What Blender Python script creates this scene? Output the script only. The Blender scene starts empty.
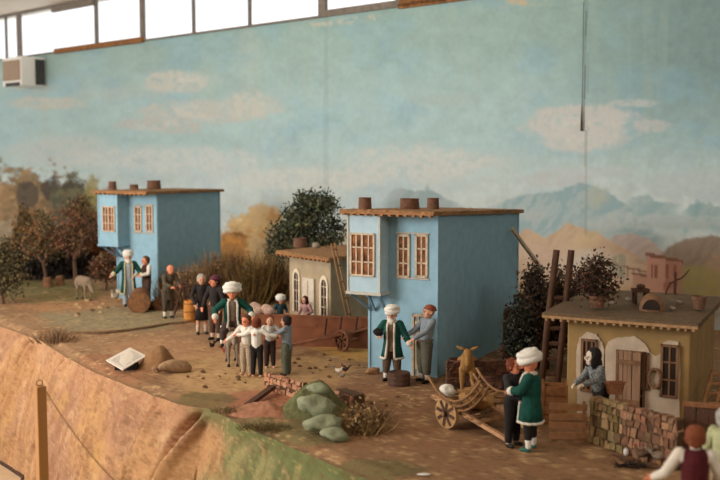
import bpy, math, random
import numpy as np
from mathutils import Vector, Matrix, noise as mnoise
random.seed(7)
C = bpy.context.scene.collection
V = Vector
PI = math.pi
R = math.radians
ZG = 0.70            # height of the diorama's ground above the room floor
CAMZ = 1.60
TH = math.atan(0.085)
# ------------------------------------------------------------------ sight lines
def ray(px, py):
    x = (px-360)/1000.0; y = (240-py)/1000.0
    return V((x, math.cos(TH)+y*math.sin(TH), -math.sin(TH)+y*math.cos(TH)))
def G(px, py, z=ZG):
    d = ray(px, py); t = (z-CAMZ)/d.z
    return V((d.x*t, d.y*t, z))
def at(px, py, Y):
    d = ray(px, py); t = Y/d.y
    return V((d.x*t, Y, CAMZ+d.z*t))
def pix(p):
    v = V(p)-V((0, 0, CAMZ)); c, s = math.cos(TH), math.sin(TH)
    f = v.y*c-v.z*s; u = v.y*s+v.z*c
    return 360+1000*v.x/f, 240-1000*u/f
def hit(px, py, O, n):
    d = ray(px, py); c = V((0, 0, CAMZ)); t = (O-c).dot(n)/d.dot(n)
    return c+d*t
# ------------------------------------------------------------------ materials
def lin(c):
    return tuple(((v/255/12.92) if v/255 <= .04045 else ((v/255+.055)/1.055)**2.4) for v in c)
MATS = {}
def mat(name, rgb=(128, 128, 128), rough=.85, ns=60, amp=.18, bump=.25, vcol=False, metal=0, bd=.002, stretch=None, spec=.3):
    if name in MATS: return MATS[name]
    m = bpy.data.materials.new(name); m.use_nodes = True; nt = m.node_tree; N = nt.nodes; L = nt.links
    b = N['Principled BSDF']; b.inputs['Roughness'].default_value = rough; b.inputs['Metallic'].default_value = metal
    b.inputs['Specular IOR Level'].default_value = spec
    tc = N.new('ShaderNodeTexCoord'); mp = N.new('ShaderNodeMapping'); L.new(tc.outputs['Object'], mp.inputs[0])
    if stretch: mp.inputs['Scale'].default_value = stretch
    nz = N.new('ShaderNodeTexNoise'); nz.inputs['Scale'].default_value = ns; nz.inputs['Detail'].default_value = 6; L.new(mp.outputs[0], nz.inputs['Vector'])
    r = N.new('ShaderNodeValToRGB'); r.color_ramp.elements[0].position = .3; r.color_ramp.elements[1].position = .7
    r.color_ramp.elements[0].color = (1-amp,)*3+(1,); r.color_ramp.elements[1].color = (1+amp,)*3+(1,)
    L.new(nz.outputs['Fac'], r.inputs[0])
    mx = N.new('ShaderNodeMix'); mx.data_type = 'RGBA'; mx.blend_type = 'MULTIPLY'; mx.inputs['Factor'].default_value = 1
    if vcol:
        a = N.new('ShaderNodeVertexColor'); a.layer_name = 'Col'; L.new(a.outputs[0], mx.inputs['A'])
    else: mx.inputs['A'].default_value = lin(rgb)+(1,)
    L.new(r.outputs[0], mx.inputs['B']); L.new(mx.outputs['Result'], b.inputs['Base Color'])
    if bump:
        bp = N.new('ShaderNodeBump'); bp.inputs['Strength'].default_value = bump; bp.inputs['Distance'].default_value = bd
        L.new(nz.outputs['Fac'], bp.inputs['Height']); L.new(bp.outputs[0], b.inputs['Normal'])
    MATS[name] = m
    return m
# ------------------------------------------------------------------ mesh builder
def shade(c, a=.7, b=1.3, h=.03):
    k = random.uniform(a, b); return tuple(max(0, min(255, v*k*random.uniform(1-h, 1+h))) for v in c)
def uvsphere(nu, nv):
    vs = [(0, 0, 1)]; fs = []
    for j in range(1, nv):
        a = PI*j/nv
        for i in range(nu):
            b = 2*PI*i/nu; vs.append((math.sin(a)*math.cos(b), math.sin(a)*math.sin(b), math.cos(a)))
    vs.append((0, 0, -1))
    for i in range(nu):
        fs.append((0, 1+i, 1+(i+1) % nu))
        for j in range(nv-2):
            a = 1+j*nu+i; b = 1+j*nu+(i+1) % nu
            fs.append((a, a+nu, b+nu, b))
        fs.append((1+(nv-2)*nu+i, len(vs)-1, 1+(nv-2)*nu+(i+1) % nu))
    return vs, fs
class MB:
    def __init__(s): s.v = []; s.f = []; s.c = []
    def add(s, vs, fs, col=None):
        o = len(s.v); s.v += [V(v) for v in vs]; s.f += [tuple(i+o for i in f) for f in fs]
        s.c += [lin(col)+(1,) if col else (1, 1, 1, 1)]*len(vs); return s
    def box(s, c, size, M=None, col=None, jit=0, taper=1):
        vs = []
        for z in (-.5, .5):
            t = taper if z > 0 else 1
            for x, y in ((-.5, -.5), (.5, -.5), (.5, .5), (-.5, .5)):
                p = V((x*size[0]*t, y*size[1]*t, z*size[2]))
                if jit: p += V([random.uniform(-jit, jit) for _ in range(3)])
                if M: p = M @ p
                vs.append(p+V(c))
        return s.add(vs, [(3, 2, 1, 0), (4, 5, 6, 7), (0, 1, 5, 4), (1, 2, 6, 5), (2, 3, 7, 6), (3, 0, 4, 7)], col)
    def bar(s, p0, p1, w, h=None, col=None):        # rectangular bar between two points
        p0, p1 = V(p0), V(p1); d = p1-p0; h = h or w
        q = d.to_track_quat('Z', 'Y').to_matrix()
        return s.box((p0+p1)/2, (w, h, d.length), q, col)
    def path(s, pts, r, n=8, col=None, cap=True, sq=(1, 1)):
        pts = [V(p) for p in pts]; rs = r if isinstance(r, (list, tuple)) else [r]*len(pts)
        vs = []; fs = []; up = None
        for i, p in enumerate(pts):
            d = (pts[min(i+1, len(pts)-1)]-pts[max(i-1, 0)])
            if d.length < 1e-9: d = V((0, 0, 1))
            d.normalize()
            if up is None: up = d.orthogonal().normalized()
            up = (up-d*up.dot(d)); up = up.normalized() if up.length > 1e-6 else d.orthogonal().normalized()
            w = d.cross(up)
            for k in range(n):
                a = 2*PI*k/n; vs.append(p+up*math.cos(a)*rs[i]*sq[0]+w*math.sin(a)*rs[i]*sq[1])
        for i in range(len(pts)-1):
            for k in range(n):
                a = i*n+k; b = i*n+(k+1) % n; fs.append((a, b, b+n, a+n))
        if cap: fs.append(tuple(range(n-1, -1, -1))); fs.append(tuple(range((len(pts)-1)*n, len(pts)*n)))
        return s.add(vs, fs, col)
    def ell(s, c, rad, M=None, col=None, n=14, m=9, nz=0, nf=20):
        vs, fs = uvsphere(n, m); out = []
        for v in vs:
            p = V((v[0]*rad[0], v[1]*rad[1], v[2]*rad[2]))
            if nz: p = p*(1+nz*mnoise.noise((V(c)+p)*nf))
            if M: p = M @ p
            out.append(p+V(c))
        return s.add(out, fs, col)
    def cap(s, p0, p1, r0, r1=None, n=12):          # rounded limb
        p0, p1 = V(p0), V(p1); r1 = r0 if r1 is None else r1; d = p1-p0; L = d.length
        if L < 1e-6: return s.ell(p0, (r0,)*3)
        u = d/L; pts = []; rs = []
        for a in (88, 60, 30): pts.append(p0-u*r0*math.sin(R(a))); rs.append(r0*math.cos(R(a)))
        for k in range(5): pts.append(p0+d*k/4); rs.append(r0+(r1-r0)*k/4)
        for a in (30, 60, 88): pts.append(p1+u*r1*math.sin(R(a))); rs.append(r1*math.cos(R(a)))
        return s.path(pts, rs, n)
    def loft(s, rings, col=None, closed=True, cap=True):
        n = len(rings[0]); vs = [p for r in rings for p in r]; fs = []
        for i in range(len(rings)-1):
            for k in range(n if closed else n-1):
                a = i*n+k; b = i*n+(k+1) % n; fs.append((a, b, b+n, a+n))
        if cap and closed: fs.append(tuple(range(n-1, -1, -1))); fs.append(tuple(range((len(rings)-1)*n, len(rings)*n)))
        return s.add(vs, fs, col)
    def prism(s, poly, z0, z1, col=None):           # poly: (x,y) list, counter-clockwise
        n = len(poly); vs = [(p[0], p[1], z0) for p in poly]+[(p[0], p[1], z1) for p in poly]
        return s.add(vs, [tuple(range(n-1, -1, -1)), tuple(range(n, 2*n))]+[(k, (k+1) % n, n+(k+1) % n, n+k) for k in range(n)], col)
    def mesh(s, name, smooth=False, T=None):
        me = bpy.data.meshes.new(name)
        vs = [(T @ v) for v in s.v] if T else s.v
        me.from_pydata([tuple(v) for v in vs], [], s.f); me.update()
        a = me.color_attributes.new('Col', 'FLOAT_COLOR', 'POINT')
        a.data.foreach_set('color', np.array(s.c, dtype=np.float32).ravel())
        if smooth: me.polygons.foreach_set('use_smooth', [True]*len(me.polygons))
        return me
    def build(s, name, m, parent=None, smooth=False, bevel=0, loc=None, vox=0):
        me = s.mesh(name, smooth)
        o = bpy.data.objects.new(name, me); C.objects.link(o)
        if vox:
            md = o.modifiers.new('r', 'REMESH'); md.mode = 'VOXEL'; md.voxel_size = vox; md.use_smooth_shade = True
            sm = o.modifiers.new('s', 'SMOOTH'); sm.factor = .5; sm.iterations = 3
            dg = bpy.context.evaluated_depsgraph_get(); dg.update()
            me2 = bpy.data.meshes.new_from_object(o.evaluated_get(dg)); o.modifiers.clear(); o.data = me2; me2.name = name
            bpy.data.meshes.remove(me)
            me2.materials.clear()
            me2.polygons.foreach_set('use_smooth', [True]*len(me2.polygons))
        o.data.materials.append(m)
        if bevel:
            b = o.modifiers.new('b', 'BEVEL'); b.width = bevel; b.segments = 2; b.limit_method = 'ANGLE'
        if parent: o.parent = parent
        if loc is not None: o.location = loc
        return o
def tag(o, label=None, cat=None, group=None, kind=None):
    if label: o['label'] = label
    if cat: o['category'] = cat
    if group: o['group'] = group
    if kind: o['kind'] = kind
    return o
def empty(name, loc, rz=0, label=None, cat=None, group=None):
    o = bpy.data.objects.new(name, None); C.objects.link(o); o.location = loc; o.rotation_euler = (0, 0, rz)
    o.empty_display_size = .02
    return tag(o, label, cat, group)
def copy_tree(o, parent=None):
    c = o.copy(); C.objects.link(c); c.parent = parent
    for ch in [x for x in bpy.data.objects if x.parent == o]: copy_tree(ch, c)
    return c
def solo(name, m, mb, loc, label, cat, group=None, rz=0, **k):     # a thing that is one mesh; mb in coordinates local to loc
    o = mb.build(name, m, None, loc=loc, **k); o.rotation_euler = (0, 0, rz)
    return tag(o, label, cat, group)
# ------------------------------------------------------------------ value noise for painting
_rs = np.random.RandomState(3); _tab = _rs.rand(256, 256)
def vn(x, y):
    xi = np.floor(x).astype(int); yi = np.floor(y).astype(int); fx = x-xi; fy = y-yi
    fx = fx*fx*(3-2*fx); fy = fy*fy*(3-2*fy)
    g = lambda a, b: _tab[a % 256, b % 256]
    return (g(xi, yi)*(1-fx)+g(xi+1, yi)*fx)*(1-fy)+(g(xi, yi+1)*(1-fx)+g(xi+1, yi+1)*fx)*fy
def fbm(x, y, o=4):
    t = 0; a = .5; s = 0
    for i in range(o): t = t+a*vn(x*2**i+17*i, y*2**i+31*i); s += a; a *= .55
    return t/s
def sm(a, b, x):
    t = np.clip((x-a)/(b-a), 0, 1); return t*t*(3-2*t)
def LC(c): return np.array(lin(c))
# ------------------------------------------------------------------ the back wall and its mural
wd = V((-1.065, 1, 0)).normalized(); wn = V((1, 1.065, 0)).normalized()
WO = V((7.28-1.065*5, 5, 0))              # a point on the wall face
def wallpx(px, z=2.6):
    k = (px-360)/1000.0       # X = k*(Y cos - dz sin)
    Y = (7.28+k*(z-CAMZ)*math.sin(TH))/(1.065+k*math.cos(TH)); return V((7.28-1.065*Y, Y, 0))
u0 = (WO.x-3.3)/(-wd.x); u1 = (wallpx(-60)-WO).dot(wd)+.4
SILL = 2.555; CEIL = 3.0
du = .009
us = np.arange(u0, u1, du); zs = np.concatenate([[0.0], np.arange(.62, SILL+.0001, (SILL-.62)/215)])
U, Z = np.meshgrid(us, zs)
X = WO.x+wd.x*U; Y = WO.y+wd.y*U
c_, s_ = math.cos(TH), math.sin(TH)
f_ = Y*c_-(Z-CAMZ)*s_; uu = Y*s_+(Z-CAMZ)*c_
# mural layout coordinates: where along the wall / how high each painted thing is
PX = 360+1000*X/f_; PY = 240-1000*uu/f_
def paint():
    x, y = PX, PY
    n1 = fbm(x/45., y/28.); n2 = fbm(x/14., y/10.+50); n3 = fbm(x/5., y/4.+90); nv = fbm(x/9.+9, y/90.+3)
    top = LC((156, 182, 176)); mid = LC((170, 194, 194)); low = LC((206, 208, 204)); rt = LC((132, 156, 154))
    t = sm(20, 120, y+30*(n1-.5))[..., None]; col = top*(1-t)+mid*t
    t = sm(130, 205, y+40*(n1-.5))[..., None]*.75; col = col*(1-t)+low*t
    t = (sm(520, 700, x)*(1-sm(60, 190, y)))[..., None]; col = col*(1-t)+rt*t
    t = (sm(.45, .75, n1)*.35)[..., None]; col = col*(1-t)+LC((140, 178, 196))*t
    t = (sm(.5, .8, nv)*.25)[..., None]; col = col*(1-t)+LC((172, 188, 176))*t
    col = col*(1+.22*(n2-.5)[..., None]+.10*(n3-.5)[..., None]+.10*(fbm(x/80.+3, y/30.+8)-.5)[..., None])
    def over(c, m):
        nonlocal col
        m = np.clip(m, 0, 1)[..., None]; col = col*(1-m)+LC(c)*m
    def cloud(cx, cy, rx, ry, c, a=.8, e=.5):
        c = (c[0]-5, c[1], c[2]+3)
        d = ((x-cx)/rx)**2+((y-cy)/ry)**2+(n2-.5)*1.5*e*2+(n3-.5)*.6
        over(c, sm(1.1, .3, d)*a*(.55+.9*sm(.3, .6, n3))); over((214, 210, 200), sm(.8, .2, d)*a*.6*sm(.5, .66, n2)) if a > .65 and cy < 170 else None
    for q in [(178, 82, 45, 12, (200, 196, 186), .8), (205, 112, 75, 14, (196, 192, 182), .75), (165, 125, 55, 10, (190, 188, 180), .7),
              (45, 103, 40, 8, (196, 192, 180), .7), (40, 88, 25, 7, (190, 190, 180), .5), (60, 150, 60, 18, (196, 196, 190), .6),
              (250, 105, 35, 16, (205, 198, 185), .6), (170, 160, 110, 16, (206, 204, 198), .6), (300, 180, 90, 14, (210, 206, 196), .6),
              (420, 165, 100, 22, (208, 204, 196), .6), (583, 124, 66, 22, (204, 198, 190), 1.0), (578, 140, 45, 14, (206, 200, 192), .9),
              (635, 103, 30, 5, (196, 194, 188), .6), (650, 126, 26, 7, (196, 192, 186), .6), (590, 172, 70, 8, (196, 196, 192), .5), (560, 180, 40, 9, (196, 190, 186), .5),
              (700, 185, 70, 18, (190, 194, 192), .5), (445, 100, 40, 7, (178, 188, 182), .5), (250, 60, 14, 40, (186, 190, 178), .3), (120, 95, 50, 8, (186, 190, 182), .4)]:
        cloud(*q)
    def ridge(pts, c, c2, depth, a=.9, e=6, edge=3, nw=1.0):
        ys = np.interp(x, [p[0] for p in pts], [p[1] for p in pts])+(n2-.5)*e+(n3-.5)*e*.7
        ends = sm(pts[0][0], pts[0][0]+25, x+20*(n2-.5))*sm(pts[-1][0], pts[-1][0]-25, x+20*(n2-.5))
        m = ends*sm(0, edge, y-ys)*a*(1-sm(depth*.55, depth, y-ys)); over(c, m)
        st = fbm((x+(y-ys)*.8)/6., y/14.); over(c2, m*sm(.42, .68, st)*.6*nw)
    ridge([(378, 205), (390, 190), (402, 186), (415, 190), (428, 186), (445, 196), (470, 205)], (140, 158, 162), (176, 182, 180), 34, .85)
    ridge([(478, 210), (500, 203), (520, 195), (545, 191), (560, 189), (577, 181), (592, 184), (605, 187), (618, 198), (632, 208), (650, 222), (670, 236)], (138, 164, 168), (186, 192, 188), 66, .85)
    ridge([(615, 205), (628, 199), (645, 193), (660, 200), (672, 202), (690, 206)], (134, 164, 166), (184, 190, 186), 34, .8)
    ridge([(676, 216), (688, 204), (698, 199), (712, 203), (740, 210)], (124, 158, 160), (182, 188, 184), 34, .85)
    cloud(625, 222, 60, 10, (186, 188, 182), .7); cloud(690, 222, 60, 9, (180, 184, 178), .8); cloud(520, 215, 34, 9, (184, 184, 178), .5)
    cloud(598, 196, 14, 14, (182, 180, 160), .6, .4)
    ridge([(596, 240), (615, 233), (632, 232), (648, 238), (668, 252), (690, 262)], (196, 172, 160), (168, 152, 146), 70, .9)
    ridge([(648, 262), (668, 246), (688, 237), (708, 233), (760, 238)], (152, 130, 112), (132, 116, 100), 110, .95)
    ridge([(500, 246), (514, 235), (528, 226), (545, 236), (556, 230), (568, 221), (584, 226), (600, 232), (616, 242), (640, 256), (668, 272), (690, 290)], (200, 168, 138), (178, 150, 126), 120, .95, 4)
    cloud(586, 238, 22, 10, (208, 178, 136), .6); cloud(540, 262, 50, 22, (204, 172, 148), .6); cloud(600, 262, 40, 14, (206, 184, 164), .6)
    cloud(630, 292, 60, 22, (208, 168, 132), .8)
    # yellow bushes right
    cloud(705, 285, 34, 24, (170, 148, 92), .9); cloud(716, 262, 14, 10, (176, 140, 112), .8); cloud(676, 300, 40, 8, (170, 142, 80), .7)
    # painted houses
    def quad(x0, x1, ya0, ya1, yb0, yb1, c, a=.95):
        t = (x-x0)/(x1-x0); yt = ya0+(ya1-ya0)*t; yb = yb0+(yb1-yb0)*t
        over(c, ((x > x0) & (x < x1) & (y > yt) & (y < yb))*a*(.75+.5*n3))
    quad(612, 650, 258, 266, 284, 286, (206, 176, 150)); quad(608, 647, 262, 271, 264, 273, (140, 104, 86))
    for k in range(4): quad(621+k*6, 623+k*6, 268+k, 268+k, 276+k, 276+k, (150, 116, 98))
    quad(618, 625, 254, 254, 278, 278, (150, 150, 130), .7); quad(612, 617, 256, 256, 276, 276, (140, 144, 124), .7)
    quad(633, 650, 274, 276, 300, 300, (196, 150, 128)); quad(632, 652, 272, 276, 274, 279, (130, 86, 70))
    quad(647, 665, 256, 257, 302, 304, (206, 154, 134)); quad(665, 681, 256, 262, 304, 300, (180, 128, 110)); quad(645, 683, 252, 260, 256, 263, (136, 90, 74))
    for (a, b) in ((651, 653), (655, 658), (666, 669), (674, 677)): quad(a, b, 264, 265, 278, 279, (150, 90, 76))
    quad(664, 678, 282, 280, 290, 286, (160, 96, 80), .7)
    # orange trees in the middle
    n4 = fbm(x/7.+40, y/5.)
    def grove(cx, cy, rx, ry, cs, a=.95):
        d = ((x-cx)/rx)**2+((y-cy)/ry)**2+(n2-.5)*1.6+(n3-.5)*.8; m = sm(1.1, .6, d)*a
        over(cs[0], m)
        for k, c in enumerate(cs[1:]):
            q = fbm(x/(6.+2*k)+13*k, y/(5.+k)+7*k); over(c, m*sm(.5, .68, q)*.85)
    grove(250, 248, 36, 40, [(196, 160, 112), (220, 176, 110), (176, 116, 62), (226, 200, 150)])
    grove(262, 228, 22, 30, [(204, 172, 124), (222, 184, 120), (190, 140, 84)])
    grove(228, 262, 22, 34, [(170, 116, 62), (206, 142, 64), (112, 80, 46)])
    grove(290, 262, 40, 40, [(190, 160, 120), (170, 130, 84), (206, 180, 136)])
    grove(370, 262, 80, 42, [(180, 160, 130), (150, 126, 96), (196, 176, 140)], .8)
    # wood at the left
    grove(30, 225, 90, 58, [(132, 106, 70), (84, 72, 48), (176, 134, 84), (98, 92, 62)])
    grove(60, 245, 80, 52, [(104, 80, 54), (150, 96, 50), (72, 64, 44), (128, 112, 78)])
    grove(0, 215, 50, 42, [(150, 118, 80), (116, 98, 64), (176, 144, 100)])
    grove(27, 195, 13, 14, [(70, 62, 50), (92, 76, 56), (58, 52, 44)], .8); grove(52, 188, 12, 14, [(60, 52, 44), (90, 66, 48)], .85)
    grove(72, 205, 22, 34, [(84, 82, 60), (112, 104, 74), (66, 58, 46)])
    grove(92, 200, 10, 26, [(150, 136, 80), (120, 110, 66)], .8); grove(92, 240, 14, 34, [(150, 92, 44), (190, 120, 56), (90, 66, 40)])
    grove(15, 235, 40, 20, [(150, 134, 110), (176, 164, 140)], .6)
    over((96, 76, 54), sm(262, 285, y+10*(n2-.5))*(1-sm(480, 520, x)))
    # seams and cracks in the plaster
    over((96, 108, 106), (np.abs(x-585.5-.8*np.sin(y/23.)) < .45)*(y < 100)*.6); over((130, 140, 130), (np.abs(x-588) < .4)*.45*(y < 130))
    over((150, 150, 132), (np.abs(x-586) < 1.2)*.5*(y > 130)*(y < 235)); over((110, 112, 110), (np.abs(x-326) < 2.5)*.13)
    over((190, 190, 176), sm(5, 1, np.abs(y-np.interp(x, [310, 400], [26, 14])))*(x > 305)*(x < 375)*sm(.4, .6, n3))
    over((200, 180, 150), sm(6, 1, np.abs(y-3))*(x > 498)*(x < 550)*sm(.4, .6, n2))
    return np.clip(col*np.array([.99, 1.04, 1.06]), 0, .9)
COL = paint()
nr, nc = U.shape
pts = np.stack([X, Y, Z], -1).reshape(-1, 3)
idx = np.arange(nr*nc).reshape(nr, nc)
quads = np.stack([idx[:-1, :-1], idx[1:, :-1], idx[1:, 1:], idx[:-1, 1:]], -1).reshape(-1, 4)
def grid_mesh(name, pts, quads, col, extra=None):
    nv = len(pts); P = pts.tolist(); Q = quads.tolist(); CC = np.concatenate([col.reshape(-1, 3), np.ones((nv, 1))], 1)
    if extra:
        b = len(P); P += [tuple(v) for v in extra[0]]; Q += [tuple(i+b for i in f) for f in extra[1]]
        CC = np.concatenate([CC, np.tile(np.array(list(lin(extra[2]))+[1]), (len(extra[0]), 1))])
    me = bpy.data.meshes.new(name); me.from_pydata(P, [], Q); me.update()
    a = me.color_attributes.new('Col', 'FLOAT_COLOR', 'POINT'); a.data.foreach_set('color', CC.astype(np.float32).ravel())
    return me
back = MB()
def wpt(u, z, off=0): p = WO+wd*u+wn*off; return V((p.x, p.y, z))
def wbox(mb, ua, ub, za, zb, o0, o1, col=None):   # box along the wall, offsets behind(+)/in front(-)
    vs = [wpt(u, z, o) for z in (za, zb) for (u, o) in ((ua, o0), (ub, o0), (ub, o1), (ua, o1))]
    return mb.add(vs, [(0, 1, 2, 3), (7, 6, 5, 4), (0, 4, 5, 1), (1, 5, 6, 2), (2, 6, 7, 3), (3, 7, 4, 0)], col)
wbox(back, u0, u1, 0, SILL, .003, .2)
me = grid_mesh('wall_back', pts, quads, COL, (back.v, back.f, (150, 160, 150)))
wall = bpy.data.objects.new('wall_back', me); C.objects.link(wall)
me.materials.append(mat('mural_paint', rough=.75, ns=30, amp=.035, bump=.25, vcol=True, bd=.006)); tag(wall, kind='structure')
def UW(px): return (wallpx(px)-WO).dot(wd)
M_pl = mat('plaster_white', (206, 198, 182), ns=8, amp=.05)
M_fr = mat('window_wood', (128, 118, 108), ns=25, amp=.2); M_br = mat('sill_wood', (140, 96, 58), ns=30, amp=.4)
# wall going on above the sill right of the last window
b = MB(); wbox(b, u0, UW(480), SILL, CEIL+.15, 0, .2); tag(b.build('wall_back_upper', mat('wall_green', (140, 176, 172), ns=12, amp=.06)), kind='structure')
# windows: frames, mullions and panes
edges = [(-60, .03), (7, .012), (20, .065), (97, .03), (143, .05), (194, .016), (250, .016), (323, .07), (401, .07), (481, .06)]
GL = bpy.data.materials.new('window_glass'); GL.use_nodes = True; nt = GL.node_tree; nt.nodes.clear()
o_ = nt.nodes.new('ShaderNodeOutputMaterial'); t_ = nt.nodes.new('ShaderNodeBsdfTransparent'); g_ = nt.nodes.new('ShaderNodeBsdfGlossy'); x_ = nt.nodes.new('ShaderNodeMixShader')
g_.inputs['Roughness'].default_value = .05; x_.inputs[0].default_value = .06; t_.inputs[0].default_value = (.98, .99, 1, 1)
nt.links.new(t_.outputs[0], x_.inputs[1]); nt.links.new(g_.outputs[0], x_.inputs[2]); nt.links.new(x_.outputs[0], o_.inputs[0])
for k in range(len(edges)-1):
    (a, wa), (c, wc) = edges[k], edges[k+1]
    ua, uc = UW(a), UW(c); lo, hi = min(ua, uc), max(ua, uc)
    f = MB(); t = .045 if a >= 323 else .014
    wbox(f, lo-.001, hi-.001, SILL, SILL+t, -.02, .04); wbox(f, lo-.001, hi-.001, CEIL-.02, CEIL, -.02, .04)
    wbox(f, ua-wa/2, ua+wa/2, SILL, CEIL, -.015, .012)
    fo = f.build('window_%d' % (k+1), M_br if a >= 401 else M_fr); tag(fo, kind='structure')
    p = MB()
    if a < 401: wbox(p, lo+.01, hi-.01, SILL+t, CEIL-.03, .0, .005); p.build('pane', GL, fo)
    else: wbox(p, lo+.01, hi-.01, SILL+t, CEIL-.03, .03, .05); p.build('shutter', mat('shutter_beige', (190, 170, 140), ns=15, amp=.1), fo)
# shabby sill strips
f = MB(); wbox(f, UW(145), UW(57), SILL-.01, SILL+.035, -.035, .0); tag(f.build('trim_1', M_br), kind='structure')
f = MB(); wbox(f, UW(97), UW(55), CEIL-.07, CEIL-.02, -.03, .0); tag(f.build('trim_2', M_fr), kind='structure')
f = MB(); wbox(f, UW(500), UW(400), SILL-.012, SILL+.02, -.02, .0); tag(f.build('trim_3', M_br), kind='structure')
# ceiling and floor
def slab(name, m, z0, z1):
    a = wpt(u1, 0, .2); b_ = wpt(u0, 0, .2)
    P = [(-8.5, -3), (5.2, -3), (b_.x, b_.y), (a.x, a.y), (-8.5, a.y)]
    mb = MB(); mb.prism(P, z0, z1); return tag(mb.build(name, m), kind='structure')
slab('ceiling', mat('ceiling_paint', (244, 236, 222), ns=6, amp=.05), CEIL, CEIL+.15)
slab('floor', mat('floor_stone', (196, 170, 138), ns=14, amp=.08, rough=.5), -.1, 0)
# ------------------------------------------------------------------ diorama ground
epx = [(0, 323), (40, 337), (65, 353), (100, 371), (140, 386), (180, 400), (208, 404), (240, 419), (290, 441), (340, 463), (390, 481)]
E = [V((-4.6, 9.2, 0)), V((-3.5, 7.6, 0)), V((-2.6, 6.3, 0))]+[G(*p) for p in epx]+[V((.56, 2.17, 0)), V((1.03, 1.6, 0)), V((1.6, 1.0, 0))]
for e in E: e.z = 0
# resample
L_ = [0]
for i in range(1, len(E)): L_.append(L_[-1]+(E[i]-E[i-1]).length)
NS = 640; ss = np.linspace(0, L_[-1], NS); ex = np.interp(ss, L_, [e.x for e in E]); ey = np.interp(ss, L_, [e.y for e in E])
ex = ex+.012*(fbm(ss*9, ss*0)-.5); ey = ey+.012*(fbm(ss*9, ss*0+5)-.5)
dist = (7.28-ex-1.065*ey)/1.461        # to the wall along its normal
# sideways limits: ground ends at the wall
NT = 330; tt = np.linspace(0, 1, NT)**1.25
S_, T_ = np.meshgrid(np.arange(NS), np.arange(NT), indexing='ij')
GX = ex[:, None]+wn.x*dist[:, None]*tt[None]; GY = ey[:, None]+wn.y*dist[:, None]*tt[None]
def gheight(x, y):
    return .010*(fbm(x*3, y*3)-.5)+.006*(fbm(x*18, y*18)-.5)
D_ = dist[:, None]*tt[None]
GZ = gheight(GX, GY)*sm(0, .05, D_)-.018*(1-sm(0, .06, D_))
gf = GY*c_-(ZG-CAMZ)*s_; gpx = 360+1000*GX/gf; gpy = 240-1000*(GY*s_+(ZG-CAMZ)*c_)/gf
def gpaint():
    x, y = gpx, gpy
    a = fbm(GX*2.5, GY*2.5); b = fbm(GX*14, GY*14); c = fbm(GX*60, GY*60, 3)
    base = LC((136, 102, 72)); col = base*(1+.0*a[..., None]); w8 = sm(6.0, 3.2, GY-.25*GX)[..., None]; col = col*w8+LC((156, 122, 90))*(1-w8)  # light falloff painted into the earth: darker near right, lighter far left
    def over(cc, m):
        nonlocal col
        m = np.clip(m, 0, 1)[..., None]; col = col*(1-m)+LC(cc)*m
    over((128, 94, 66), sm(.45, .65, a)*.5); over((168, 132, 96), sm(.5, .7, b)*.4)
    def blob(cx, cy, rx, ry, cc, al=.9):
        d = ((x-cx)/rx)**2+((y-cy)/ry)**2+(b-.5)*1.2+(c-.5)*.6; over(cc, sm(1.1, .6, d)*al)
    blob(110, 319, 75, 14, (142, 134, 104), .75); blob(60, 300, 70, 12, (180, 130, 88), .6)
    blob(50, 292, 60, 12, (120, 112, 66), .8); blob(20, 285, 60, 10, (100, 96, 56), .7)
    blob(225, 375, 60, 26, (186, 150, 104), .8); blob(300, 372, 60, 16, (190, 152, 104), .6)
    blob(375, 350, 60, 12, (188, 146, 78), .8); blob(165, 350, 60, 12, (176, 132, 96), .6)
    blob(260, 405, 42, 16, (164, 108, 82), .8); blob(205, 400, 32, 8, (104, 92, 56), .8); blob(250, 420, 30, 8, (98, 96, 60), .7)
    blob(395, 400, 60, 26, (130, 94, 66), .6); blob(430, 440, 90, 14, (138, 100, 70), .6)
    blob(370, 468, 60, 10, (104, 100, 62), .7); blob(310, 430, 46, 14, (112, 104, 66), .8)
    blob(110, 368, 60, 16, (150, 100, 70), .6)
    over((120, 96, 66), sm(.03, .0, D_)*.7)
    # scattered gravel and straw
    over((206, 176, 128), (c > .66)*.5*sm(.4, .6, b)); over((90, 66, 44), (c < .32)*.5)
    return col
GC = gpaint()
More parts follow.
